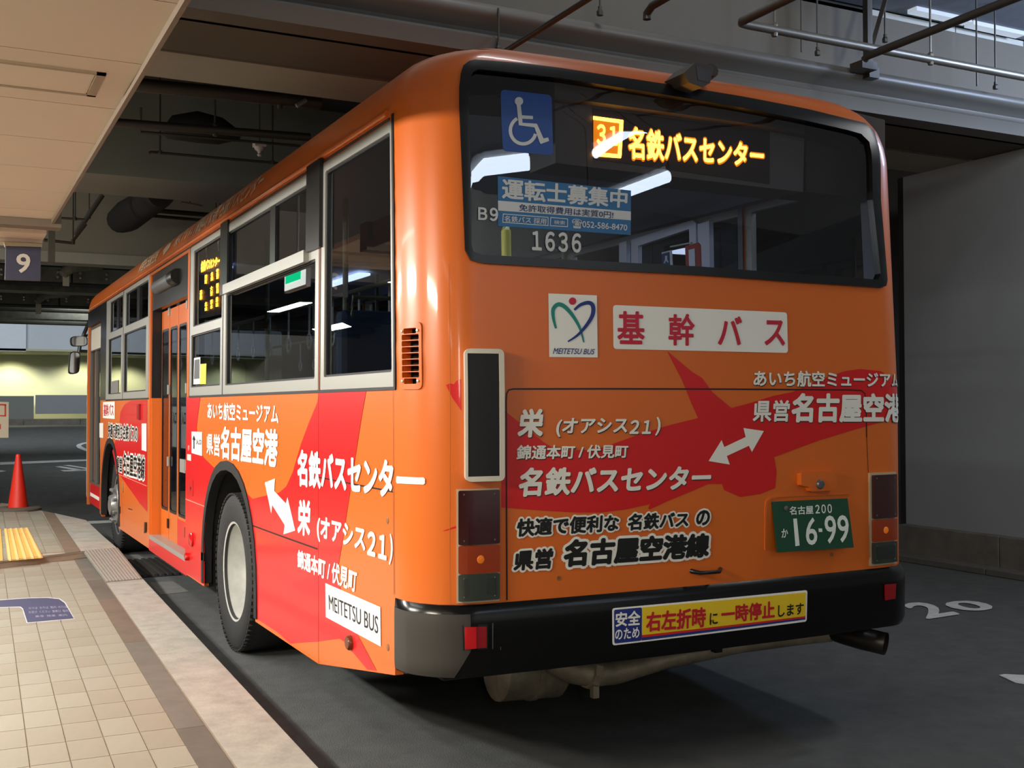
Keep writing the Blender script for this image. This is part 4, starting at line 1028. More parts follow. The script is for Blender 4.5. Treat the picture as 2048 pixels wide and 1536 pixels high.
# engine hatch gap line
def gap(pts, wd, name='panel_gap', m=None, boff=0, par=None, off=.0022):
    pl_ = [H(*p, boff) for p in pts]
    return sheet(name, stroke(pl_, [wd]*len(pl_)), [], m or BLACKF, par or bus, off, None, step=.06)
gap([(1013.5, 1200), (1012.5, 1000), (1012, 800), (1013, 787), (1017, 780), (1026, 778), (1200, 777.5), (1450, 778.2), (1700, 780), (1722, 781), (1729, 787), (1731, 800), (1733, 875)], .006)
gap([(1733, 875), (1736, 945)], .003)
gap([(898, 528), (899, 1207)], .0015, 'panel_line', mat('panel_line', srgb(190, 110, 60), .4))
# --- rear lettering
ww = mat('white_lettering', srgb(238, 236, 226), .5)
SHD = mat('letter_shadow_print', srgb(60, 34, 26), .6)
def both(t, q, **k):
    q2 = [(x+1.6, y+2) for x, y in q]
    bl_(t, SHD, q2, off=.0030, name='lettering_shadow', **k); bl_(t, ww, q, off=.0042, **k)
both('栄', [(1039, 818), (1089, 817), (1084, 875), (1033, 875)], bold=.045)
both('(オアシス', [(1114, 836), (1256, 835), (1252, 872), (1109, 874)], bold=.03)
both('２１', [(1261, 840), (1304, 840), (1300, 868), (1257, 868)], bold=.035)
both(')', [(1312, 834), (1322, 834), (1318, 871), (1309, 871)], bold=.03)
both('錦通本町 / 伏見町', [(1034, 890), (1256, 889), (1254, 915.5), (1031, 919.5)], bold=.03)
both('名鉄バスセンター', [(1040, 935), (1423, 930), (1419, 978), (1034, 994)], bold=.042)
both('あいち航空ミュージアム', [(1507, 740), (1795, 746), (1795, 776), (1505, 773)], bold=.028)
both('県営', [(1506, 800), (1579, 800), (1576.5, 843.5), (1503.7, 843.5)], bold=.03)
both('名古屋空港', [(1584, 786), (1796, 787.5), (1795, 845), (1580, 845)], bold=.045)
AR = [(1416, 922), (1442, 880), (1447.5, 894), (1490, 874), (1485.7, 856), (1526.5, 862), (1502.5, 904), (1496.5, 891.5), (1452.4, 912), (1458.4, 929)]
film('arrow', AR, ww, bus, .004)
film('kikan_plate', [(1225, 610), (1573, 625), (1575, 706), (1226, 698)], WHITE, bus, .003, rnd=.015)
CR = mat('crimson_print', srgb(196, 24, 52), .5)
for t, x0, y0, x1, y1 in (('基', 1233.4, 622, 1288, 688), ('幹', 1335.5, 627, 1388, 691), ('バ', 1434.4, 632, 1482.5, 690), ('ス', 1527.7, 640, 1568.5, 691)):
    bl_(t, CR, [(x0, y0), (x1, y0+1), (x1, y1+1), (x0, y1)], bold=.025, off=.005)
film('logo_plate', [(1096, 587), (1193, 591), (1194.6, 715), (1097.7, 714)], WHITE, bus, .003)
GRN = mat('logo_green', srgb(20, 132, 120), .5); LBL = mat('logo_blue', srgb(26, 46, 122), .5)
def smooth(pts, n=6):
    out = []
    for i in range(len(pts)-1):
        p0 = pts[max(i-1, 0)]; p1 = pts[i]; p2 = pts[i+1]; p3 = pts[min(i+2, len(pts)-1)]
        for k in range(n):
            t = k/n; out.append(tuple(.5*((2*p1[j])+(-p0[j]+p2[j])*t+(2*p0[j]-5*p1[j]+4*p2[j]-p3[j])*t*t+(-p0[j]+3*p1[j]-3*p2[j]+p3[j])*t**3) for j in (0, 1)))
    return out+[pts[-1]]
gp = smooth(c8([(277, 242), (264, 190), (264, 145), (290, 122), (325, 138), (365, 185), (398, 245), (416, 312)])); gw = [7.5*(.25+.75*math.sin(math.pi*min(1, .08+k/len(gp)*.95)))+.8 for k in range(len(gp))]
film('logo_stroke', stroke(gp, gw), GRN, bus, .0045, grid=False)
bp_ = smooth(c8([(368, 150), (400, 124), (440, 114), (461, 132), (459, 175), (430, 225), (385, 275), (336, 308)])); bw = [7.5*(.25+.75*math.sin(math.pi*min(1, .1+k/len(bp_)*.92)))+.8 for k in range(len(bp_))]
film('logo_stroke', stroke(bp_, bw), LBL, bus, .0052, grid=False)
film('logo_dot', disc(1144, 602.5, 7.4), CR, bus, .0045, grid=False)
bl_('MEITETSU BUS', LBL, [(1105.5, 696), (1188.5, 698), (1188, 709), (1104.5, 708)], bold=.01, shear=.25, off=.0045)
def outl(t, q, bold=.035, o=.10):
    bold += .012
    bl_(t, ww, q, bold=bold, outline=o, off=.003, name='lettering_outline'); bl_(t, BLACKF, q, bold=bold, off=.0046)
outl('快適で便利な', [(1034, 1037), (1238, 1028), (1236, 1062), (1031, 1074)], .03)
outl('名鉄バス', [(1256, 1027), (1378, 1022.5), (1375, 1054), (1253, 1061.5)], .03)
outl('の', [(1392, 1021), (1420, 1019), (1417, 1050), (1390, 1052)], .03)
outl('県営', [(1029, 1101), (1107, 1095), (1102, 1137), (1025, 1142)], .035)
outl('名古屋空港線', [(1129, 1079), (1420, 1065), (1416, 1114), (1124, 1135)], .045)

# --- LED side-mounted panel on the left of the tail
T = .045
lo = [H(924, 697, 0), H(1008.6, 697.6, 0), H(1008, 963, 0), H(924.5, 963, 0)]
l0, l1, lz0, lz1 = H(928, 800)[0], H(1008, 800, .03)[0], H(966, 962.8, .03)[1], H(966, 697.5, .03)[1]
li0, li1, liz0, liz1 = H(939.5, 800, .03)[0], H(998, 800, .03)[0], H(968, 952.5, .03)[1], H(968, 707, .03)[1]
mp_ = empty('matrix_display'); mp_.parent = bus
sheet('display_frame', rect(l0, l1, lz0, lz1, .02), [rect(li0, li1, liz0, liz1)], mat('frame_white', srgb(214, 206, 190), .4), mp_, .0, .04, grid=False, step=.06)
sheet('led_field', rect(li0, li1, liz0, liz1), [], LEDOFF, mp_, .02, .037, grid=False, step=.1)
# --- tail lights
RL = mat('tail_red_lens', srgb(56, 10, 12), .12, spec=.6, coat=.5); AL = mat('tail_amber_lens', srgb(150, 52, 12), .12, spec=.6, coat=.5); CL = mat('tail_smoked_lens', srgb(54, 60, 54), .15, spec=.6, coat=.5)
def tail(o, red, amb, clr, par):
    t = empty('tail_light'); t.parent = par
    def hr(q):
        a = [H(*c, .01) for c in q]; return (a[0][0]+a[3][0])/2, (a[1][0]+a[2][0])/2, (a[2][1]+a[3][1])/2, (a[0][1]+a[1][1])/2
    sheet('bezel', rect(*hr(o)), [], mat('bezel_cream', srgb(190, 170, 140), .4), t, .0, .008, grid=True, step=.05)
    for nm, q, m in (('red_lens', red, RL), ('amber_lens', amb, AL), ('clear_lens', clr, CL)):
        r_ = hr(q); lz = sheet(nm, rect(*r_, .006), [], m, t, .006, .02, step=.03)
        if nm == 'amber_lens':
            c = S((r_[0]+r_[1])/2+.0, (r_[2]+r_[3])/2, .0202); b = MB(); b.lathe(c, (0, -1, 0), [(.016, 0), (.012, .002), (0, .003)], 12); b.build('bulb_glow', mat('bulb_amber', srgb(230, 110, 20), .3, emit=(1, .3, .02), estr=.12), lz)
        else:
            for dx in (.02, -.02):
                for dz in (.015, -.015):
                    c = S(r_[0]+dx if dx > 0 else r_[1]+dx, r_[2]+dz if dz > 0 else r_[3]+dz, .02); b = MB(); b.lathe(c, (0, -1, 0), [(.004, 0), (.003, .002), (0, .003)], 6); b.build('screw', GRAYP, lz)
            if nm == 'clear_lens': sheet('lens_recess', rect(r_[0]+.02, r_[1]-.02, r_[2]+.02, r_[3]-.015, .004), [], mat('smoked_inner', srgb(44, 50, 44), .3), lz, .0195, .022)
tail([(916, 979), (999, 976), (1000, 1201), (914, 1208)], [(919, 981), (998, 979), (998, 1086), (919, 1090)], [(919, 1092), (998, 1088), (998, 1144), (919, 1147)], [(919, 1149), (998, 1146), (998, 1198), (919, 1202)], bus)
tail([(1740, 945), (1792, 945), (1793, 1128), (1741, 1131)], [(1744, 949), (1790, 949), (1790, 1035), (1744, 1037)], [(1744, 1039), (1790, 1037), (1790, 1080), (1744, 1083)], [(1744, 1085), (1790, 1082), (1790, 1124), (1744, 1127)], bus)
# --- number plate
pn = empty('number_plate'); pn.parent = bus
tl, tr = P(1543.5, 1003.5, 1, -.0), P(1694.5, 996.7, 1, -.0); br, blc = P(1707, 1095, 1, -.035), P(1554.6, 1105, 1, -.035)
nrm = (tr-tl).cross(tl-blc).normalized(); nrm = nrm if nrm.y < 0 else -nrm
b = MB(); b.prism([tl-nrm*.004, tr-nrm*.004, br-nrm*.004, blc-nrm*.004], nrm*.006); b.build('plate', mat('plate_green', srgb(12, 66, 42), .4), pn)
def pq(q):
    def m_(x, y):
        d = ray(x, y); t = (tl-CC).dot(nrm)/d.dot(nrm); return CC+d*t
    return [m_(*c) for c in q]
wp = mat('plate_white', srgb(222, 228, 222), .5)
for t, q, bo in (('名古屋', [(1577.4, 1013), (1625, 1011), (1626, 1028), (1578.4, 1030)], .02), ('２００', [(1629, 1010), (1662, 1008), (1663, 1026), (1630, 1027.5)], .02), ('か', [(1561.8, 1058), (1574.8, 1057), (1575, 1074.5), (1562, 1076)], .02),
                 ('1', [(1586, 1037), (1592, 1036.5), (1597, 1091.5), (1589.5, 1092)], .0), ('6', [(1610, 1036), (1632, 1034.5), (1634, 1089), (1611, 1091)], .012), ('99', [(1647, 1031.5), (1695, 1030), (1698, 1084), (1650, 1088)], .012)):
    if t == '1':
        b = MB(); qq = pq([(1585.5, 1037.5), (1592.5, 1037), (1598, 1091), (1590, 1092.5)]); b.prism([v+nrm*.003 for v in qq], nrm*.001); b.build('lettering', wp, pn)
    else: lettering(t, wp, pq(q), nrm, pn, bold=bo, off=.0035)
b = MB(); qq = pq([(1636, 1057), (1643, 1057), (1643.5, 1064), (1636.5, 1064)]); b.prism([v+nrm*.003 for v in qq], nrm*.001); b.build('lettering', wp, pn)
c = pq([(1571, 1017)])[0]; b = MB(); b.lathe(c+nrm*.003, nrm, [(.011, 0), (.011, .004), (.006, .008), (0, .009)], 12); b.build('seal_cap', GRAYP, pn, 40)
c = pq([(1676, 1091)])[0]
# recess moulding round the plate
ms = [H(1529, 1100), H(1530, 1020), H(1532, 1003), H(1541, 995), H(1560, 992), H(1700, 988)]
sheet('plate_moulding', stroke(ms, [.002, .010, .010, .010, .008, .002]), [], ORANGE, bus, .0, .005, step=.05)
# plate lamp cover with round knob
cq = [H(1613, 944, .01), H(1667, 942, .01), H(1666, 980, .01), H(1616, 983, .01), H(1612, 973, .01), H(1597, 971, .01), H(1597, 946, .01)]
cv = sheet('lamp_cover', roundpoly(cq, .008), [], ORANGE, bus, .0, .028, grid=False, step=.05)
kc = hit3(1639.5, 968.5, .028)+Vector((0, -.0285, 0)); b = MB(); b.lathe(kc, (0, -1, 0), [(.021, 0), (.021, .006), (.016, .012), (0, .013)], 20); b.build('round_knob', mat('knob_grey', srgb(104, 104, 106), .35, metal=.5), cv, 40)
# hatch handle
h0, h1 = hit3(1386, 1143, .012), hit3(1444, 1139, .012)
b = MB(); m0 = h0.lerp(h1, .18)+Vector((0, -.03, -.005)); m1 = h0.lerp(h1, .82)+Vector((0, -.03, -.005)); b.tube([h0+Vector((0, .012, 0)), h0, m0, m1, h1, h1+Vector((0, .012, 0))], .008, 8, rs=[.011, .010, .008, .008, .010, .011]); b.build('hatch_handle', BLACK, bus, 50)
for px, py in ((1117, 1156), (1663, 1109)):
    c = hit3(px, py); b = MB(); b.lathe(c, (0, -1, 0), [(.009, 0), (.009, .003), (.005, .003), (.005, .001), (0, .001)], 12); b.build('hatch_bolt', mat('bolt_brown', srgb(150, 96, 52), .4), bus)
# --- bumper
BZ = [(.49, -.05), (.50, .012), (.53, .024), (.70, .026), (.735, .022), (.755, .010), (.765, .002), (.768, -.02)]
def Bm(s, z, off):
    o = 0
    for a, c in zip(BZ, BZ[1:]):
        if a[0] <= z <= c[0]: o = a[1]+(c[1]-a[1])*(z-a[0])/(c[0]-a[0])
    edge = min(1, max(0, s)/.12, max(0, 2*SREAR-s)/.12)
    return S(s, z, (o if z > .49 else -.05)*(.1+.9*edge) + off)
mb = MB(); ssb = sorted(set([0.002]+[c for c in cum if 0 < c < 2*SREAR]+[2*SREAR-.002])); nz = len(BZ)
for s in ssb: mb.v += [tuple(Bm(s, z if z != .49 else .4901, 0)) for z, _ in BZ]
for i in range(len(ssb)-1):
    for k in range(nz-1): mb.f.append((i*nz+k, (i+1)*nz+k, (i+1)*nz+k+1, i*nz+k+1))
BUMP = mat('bumper_black', srgb(13, 12, 12), .22, spec=.32)
bmp = mb.build('bumper', BUMP, bus, 35)
# matt grey side caps of the bumper
mb = MB(); zc_ = [.502, .512, .53, .56, .60, .65, .70, .715, .735]; ns_ = 40
for z in zc_:
    se = .30+.055*min(1, max(0, (z-.50)/.10))
    for k in range(ns_+1): mb.v.append(tuple(Bm(.010+(se-.010)*k/ns_, z, .003)))
for j in range(len(zc_)-1):
    for k in range(ns_): mb.f.append((j*(ns_+1)+k, j*(ns_+1)+k+1, (j+1)*(ns_+1)+k+1, (j+1)*(ns_+1)+k))
mb.build('bumper_corner_cap', mat('bumper_cap', srgb(62, 59, 55), .5, spec=.3), bmp, 40)
def bfilm(nm, pxs, m, off=.003, rnd=0, th=None):
    pl_ = [H(*p, .026) for p in pxs]; pl_ = roundpoly(pl_, rnd) if rnd else pl_
    return sheet(nm, pl_, [], m, bmp, off, th, fmap=Bm, step=.08)
st = bfilm('warning_sticker', [(1224, 1216.5), (1614, 1180), (1613, 1243), (1225, 1291)], WHITE, .002, .012)
bfilm('sticker_blue', [(1227.5, 1219.5), (1283, 1214.5), (1283, 1281), (1228.5, 1287)], mat('sticker_navy', srgb(26, 44, 124), .5), .003, .008)
bfilm('sticker_blue', [(1283, 1270), (1610, 1234), (1610, 1239), (1283, 1281)], mat('sticker_navy', srgb(26, 44, 124), .5), .003)
bfilm('sticker_red', [(1283, 1265), (1610, 1231), (1610, 1235.5), (1283, 1275)], mat('sticker_red', srgb(206, 36, 30), .5), .0034)
bfilm('sticker_yellow', [(1283.5, 1214.5), (1610, 1184.5), (1610, 1232), (1283.5, 1270)], mat('sticker_yellow', srgb(232, 196, 30), .5), .0038)
def bt(t, m, q, **k): return lettering(t, m, [H(*p, .026) for p in q], Bm, bmp, **k)
bt('安全', WHITE, [(1230, 1224), (1280, 1220), (1279.4, 1250), (1230, 1253.5)], bold=.03, off=.005)
bt('のため', WHITE, [(1229.4, 1257.5), (1278.4, 1253), (1277.5, 1275), (1229.4, 1280)], bold=.02, off=.005)
sr = mat('sticker_crimson', srgb(190, 20, 36), .5)
bt('右左折時', sr, [(1291, 1224), (1411, 1213), (1410, 1254), (1291, 1264)], bold=.035, off=.0055)
bt('に', BLACKF, [(1418, 1226), (1434, 1224), (1434, 1248), (1418, 1250)], bold=.02, off=.0055)
bt('一時停止', sr, [(1441, 1211), (1548, 1201), (1548, 1236), (1441, 1247)], bold=.035, off=.0055)
bt('します', BLACKF, [(1554.6, 1210), (1606, 1205), (1605, 1228), (1554.6, 1234)], bold=.02, off=.0055)
RFL = mat('reflector_red', srgb(200, 14, 22), .2, spec=.7, coat=.5, emit=(.8, .0, .02), estr=.0)
bfilm('reflector_bezel', [(929.5, 1249), (976, 1248), (976, 1298), (931, 1301)], BLACKF, .002, 0, .004)
bfilm('reflector', [(933, 1253.5), (952.5, 1253), (953, 1296), (934.5, 1297.5)], RFL, .004, 0, .012)
bfilm('reflector', [(953, 1253), (972.5, 1252.6), (972.5, 1294.6), (953.5, 1296)], mat('reflector_red_dark', srgb(150, 12, 22), .2, spec=.7, coat=.5), .004, 0, .008)
bfilm('reflector', [(1767, 1168.5), (1788, 1167), (1787, 1197), (1768, 1200)], mat('reflector_red_dark', srgb(150, 12, 22), .2, spec=.7, coat=.5), .004, 0, .01)
pl_ = [H(1003, 1216, .026), H(1002, 1300, .026)]; sheet('bumper_seam', stroke(pl_, [.002, .002]), [], GRAYP, bmp, .001, None, fmap=Bm)
pl_ = [H(986, 1246, .026), H(986, 1298, .026)]; sheet('bumper_seam', stroke(pl_, [.004, .003]), [], GRAYP, bmp, .001, None, fmap=Bm)
# dark valance under the bumper
b = MB(); b.box(.12, 2.37, .12, .40, .47, .52, .01); b.build('valance', DARKM, bus)
# --- roof-edge camera box
rc = H(1397, 166); c = S(rc[0], rc[1]); fc = empty('rear_camera'); fc.parent = bus
CB = mat('camera_housing', srgb(70, 60, 52), .5)
q0 = [P(*p, 1, c.y-.16) for p in ((1368, 146), (1390, 125), (1424, 131), (1428, 137), (1420, 166), (1404, 175), (1378, 165))]
b = MB(); b.prism(q0, (0, .14, 0)); b.build('housing', CB, fc)
b = MB(); q1 = [P(*p, 1, c.y-.162) for p in ((1392, 132), (1423, 138), (1418, 165), (1396, 160))]; b.prism(q1, (0, .004, 0)); b.build('lens_window', mat('camera_lens', srgb(48, 42, 38), .3), fc)
b = MB(); b.tube([c+Vector((0, .03, 0)), c+Vector((0, -.1, .03))], .03, 8); b.build('bracket', CB, fc)

# --- left side livery
def fs(nm, q, m, off=.0015, **k): return filmside(nm, q, m, bus, off, **k)
def clipz(q): return q
fs('red_livery', [(373, 793.5), (401, 793), (394, 850), (394, 888), (408, 916), (429, 936), (424, 948), (414, 1010), (409, 1080), (409, 1100), (409, 1200), (370, 1180)], RED)
fs('red_livery', [(495, 988), (506, 998), (520, 994), (559, 985), (573, 973), (586, 944), (602, 889), (618, 846), (635, 805), (638, 784.5), (733, 781), (723, 838), (711, 916), (696, 1014), (684, 1092), (674, 1150), (690, 1210), (712, 1262), (754, 1341.5), (735, 1339), (688, 1283), (680, 1277), (637, 1283), (602, 1285), (581, 1287), (555, 1264), (514, 1238), (509, 1160), (505, 1080), (500, 1030)], RED)
fs('red_livery', [(262, 801.5), (294.5, 800), (294.5, 1024), (280, 1007), (259, 977), (240, 950), (233, 947), (230, 925), (225, 903), (238, 860), (241, 824), (250, 808)], RED, .0015)
def sl(t, q, m=None, **k): return lettering(t, m or WHITE, [side(*p) for p in q], S, bus, **{'off': .003, **k})
sl('あいち航空ミュージアム', [(416, 804), (558, 808), (558, 849), (416, 838)], bold=.025)
sl('県営', [(414, 866), (441, 868), (441, 914), (414, 908)], bold=.025)
sl('名古屋空港', [(443, 852), (558, 858), (555, 936), (442, 917)], bold=.04)
lettering('名鉄バスセンター', WHITE, [side(596.5, 897.5), side(787, 917), side(787, 1006), side(596.5, 973)], S, bus, bold=.045, off=.003) if False else None
tqs = [H(596.5, 898), H(851, 921), H(851, 1003), H(596.5, 972)]
lettering('名鉄バスセンター', WHITE, tqs, S, bus, bold=.045, off=.004, fine=True)
sl('栄', [(597, 998), (624, 1001), (621, 1074), (596, 1069)], bold=.045)
def sub(q, a, c):
    tl, tr, br, b_ = [Vector(x) for x in q]; return [tuple(tl.lerp(tr, a)), tuple(tl.lerp(tr, c)), tuple(b_.lerp(br, c)), tuple(b_.lerp(br, a))]
qo = [(635, 1030), (788, 1069), (786, 1131), (635, 1082)]
sl('(オアシス', sub(qo, 0, .64), bold=.038)
q2 = sub(qo, .665, .925); sl('２１', [(q2[0][0], q2[0][1]+5), (q2[1][0], q2[1][1]+5), (q2[2][0], q2[2][1]-6), (q2[3][0], q2[3][1]-5)], bold=.045)
sl(')', sub(qo, .955, 1.0), bold=.03)
sl('錦通本町 / 伏見町', [(596, 1098), (716, 1141), (713, 1186), (596, 1135)], bold=.035)
fs('white_sticker', [(652, 1166), (762, 1214), (763, 1293), (653, 1234)], mat('bright_white', srgb(246, 246, 246), .4), .003)
sl('MEITETSU BUS', [(659, 1189), (758, 1233), (758, 1268), (660, 1219)], BLACKF, bold=-.004, off=.0045)
fs('arrow', [(530.7, 965), (551, 957), (549.5, 982), (573, 1007), (576, 994), (591.6, 1061), (568, 1068.6), (570.5, 1050), (545.5, 1010), (543.6, 1027.5)], WHITE, .003)
fs('entry_sticker', [(384, 863), (405, 864), (405, 912), (384, 906)], WHITE, .003)
fs('arrow', [(389, 870), (392.5, 881), (390, 880), (390, 898), (388, 897.5), (388, 879), (386, 880)], BLACKF, .0045)
sl('入口', [(393, 878), (403.5, 879), (403.5, 890), (393, 889)], BLACKF, off=.0045)
fs('small_sticker', [(375, 908), (383, 909), (383, 922), (375, 920)], mat('pinkish', srgb(226, 196, 190), .5), .003)
fs('route_sticker', [(206.5, 804), (230, 803), (230, 838), (206.5, 836)], WHITE, .003)
sl('基幹バス', [(208, 808), (228, 807), (228, 833), (208, 832)], CR, off=.0045)
fs('wheelchair_sticker', [(284, 847), (293.5, 847), (293.5, 903), (284, 900)], WHITE, .003)
fs('front_sticker', [(199.5, 846), (207, 846), (207, 876), (199.5, 875)], WHITE, .003)
def so(t, q, bold=.03): sl(t, q, WHITE, bold=bold, outline=.08, off=.003, name='lettering_outline'); sl(t, q, BLACKF, bold=bold, off=.0045)
so('快適で便利な名鉄バスの', [(217, 846), (276, 851), (276, 884), (216, 875)])
so('県営', [(234, 913), (245, 915), (245, 945), (234, 942)])
so('名古屋空港線', [(247, 904), (291, 913), (290, 961), (247, 948)])
# stickers on the side windows
sheet('window_notice', [side(*p) for p in ((384.5, 716), (397, 714), (397, 768), (383.5, 769))], [], icW, bus, -.010, None, grid=False)
sheet('window_notice', [side(*p) for p in ((386, 720), (395.5, 718), (395.5, 757), (385, 758))], [], GRAYP, bus, -.009, None, grid=False)
sheet('window_notice', [side(*p) for p in ((397.5, 728), (409, 727), (408.5, 768), (396.5, 768.5))], [], mat('notice_yellow', srgb(220, 200, 60), .5), bus, -.010, None, grid=False)
sheet('window_notice', [side(*p) for p in ((221, 763), (234, 760), (234, 785), (220, 786))], [], mat('notice_grey', srgb(120, 118, 116), .5), bus, -.010, None, grid=False)
# roof-edge lettering
rl = mat('roof_lettering', srgb(206, 178, 150), .5)
def rt(t, s0, s1, z0=2.70, z1=2.83): return lettering(t, rl, [(s0, z1), (s1, z1), (s1, z0), (s0, z0)], S, bus, bold=.03, off=.003, shear=0)
def sx(px, py): return YS-P(px, py, 0, .06).y
rt('名鉄バスセンター', sx(450, 418), sx(537, 360))
rt('錦通本町/伏見町', sx(402, 450), sx(448, 422))
rt('栄(オアシス21)', sx(358, 480), sx(400, 453))
rt('⇔', sx(334, 492), sx(350, 484))
rt('県営名古屋空港', sx(286, 530), sx(324, 505))
# panel seams
def seam(pts, wd=.004, m=BLACKF, o=.0025): return sheet('panel_gap', stroke([side(*p) for p in pts], [wd]*len(pts)), [], m, bus, o, None, grid=False, step=5)
seam([(637.5, 783), (637.5, 1327)], .003); seam([(787, 780), (789.5, 1188)], .003, mat('seam_brown', srgb(120, 56, 22), .5))
seam([(503, 1050), (560, 1071), (636, 1098)], .008); seam([(638, 954.5), (786, 983.4)], .006)
LINE = mat('trim_line_pink', srgb(236, 150, 130), .4)
seam([(372, 998), (413, 1014)], .006, LINE); seam([(234, 947), (294, 972)], .006, LINE)
seam([(787, 983), (789, 1190)], .002, mat('seam_brown', srgb(120, 56, 22), .5))
seam([(510, 1063), (516, 1243)], .002, mat('seam_red', srgb(130, 16, 16), .5))
seam([(243, 985), (247, 1052)], .005, mat('seam_brown', srgb(120, 56, 22), .5))
# small side fittings
def knob(px, py, r, h, m, nm, wy=1.0):
    c = P(px, py, 0, 0); b = MB(); b.lathe(c, (-1, 0, 0), [(r, 0), (r, h*.6), (r*.8, h), (0, h*1.05)], 16)
    if wy != 1: b.v = [(v[0], c.y+(v[1]-c.y)*wy, v[2]) for v in b.v]
    return b.build(nm, m, bus, 40)
knob(702, 1285, .032, .02, mat('side_marker_amber', srgb(110, 52, 24), .25, spec=.6), 'side_marker_lamp')
knob(385, 1079, .05, .02, RFL, 'side_indicator'); knob(378, 1113, .028, .03, RFL, 'side_indicator'); knob(378.5, 896, .02, .008, mat('pink_knob', srgb(220, 120, 110), .4), 'push_button')
knob(775, 1041, .014, .003, mat('bolt_brown', srgb(150, 96, 52), .4), 'side_bolt'); knob(776, 1295, .014, .003, mat('bolt_brown', srgb(150, 96, 52), .4), 'side_bolt')
knob(246.5, 974, .055, .012, mat('filler_bronze', srgb(170, 110, 60), .4), 'filler_cap', .6)
fs('flap', [(377, 958), (387, 960), (387, 993), (378, 990)], mat('red_flap', srgb(190, 22, 26), .35), .002, th=.005, rnd=.015); fs('flap_lock', [(381.5, 972), (384.5, 976), (381.5, 982)], BLACKF, .0055)
fs('black_hinge', [(291, 1044), (294, 1045), (293.5, 1064), (290, 1066)], BLACKF, .002, th=.01); fs('black_hinge', [(238, 1012), (241, 1013), (241, 1026), (238, 1025)], BLACKF, .002, th=.01)
fs('black_hinge', [(257, 1016), (265, 1019), (265, 1020.5), (257, 1018)], BLACKF, .002); fs('black_hinge', [(404, 1104), (409, 1106), (409, 1122), (404, 1120)], BLACKF, .002, th=.008)
fs('red_lens_strip', [(278, 810), (282, 808), (282, 840), (278, 838)], mat('dark_red', srgb(150, 16, 24), .4), .002, th=.02)

# --- wheel arches, lips, wells
def lip(archp, nm='arch_lip'):
    pts = [p for p in archp[1:-1]]; b = MB(); n_ = len(pts); prof_ = [(-.0, .006), (.045, .006), (.045, -.05), (-.0, -.05)]
    c0 = (sum(p[0] for p in pts)/n_, .46)
    inner = [(archp[0][0], .33)]+pts+[(archp[-1][0], .33)]; o_ = []
    for s_, z_ in inner:
        d = Vector((s_-c0[0], z_-c0[1])); L = d.length; q = Vector(c0)+d*((L+.045)/L)
        if z_ <= .34: q = Vector((s_+(.045 if s_ > c0[0] else -.045), z_))
        o_.append((q.x, q.y))
    i_ = []
    for s_, z_ in inner:
        d = Vector((s_-c0[0], z_-c0[1])); L = d.length; q = Vector(c0)+d*((L-.012)/L)
        if z_ <= .34: q = Vector((s_-(.012 if s_ > c0[0] else -.012), z_))
        i_.append((q.x, q.y))
    return sheet(nm, o_+i_[::-1], [], RUBBER, bus, -.05, .008, grid=False, step=5)
for a_ in (archR, archF): lip(a_)
for (yc, nm) in ((YR, 'wheel_well'), (YFW, 'wheel_well')):
    for side_ in (0, 1):
        x0, x1 = (.036, .75) if side_ == 0 else (1.74, 2.454)
        b = MB(); r_ = .70; pr_ = [(yc+r_*1.0*math.cos(math.pi*k/12), .46+.70*math.sin(math.pi*k/12)) for k in range(13)]; pr_ = [(yc+r_, .30)]+pr_+[(yc-r_, .30)]
        n_ = len(pr_); b.v = [(x0, y, z) for y, z in pr_]+[(x1, y, z) for y, z in pr_]; b.f = [(i, i+1, n_+i+1, n_+i) for i in range(n_-1)]
        b.f.append(tuple(range(n_, 2*n_)) if side_ == 0 else tuple(range(n_))); b.build(nm, DARKM, bus)
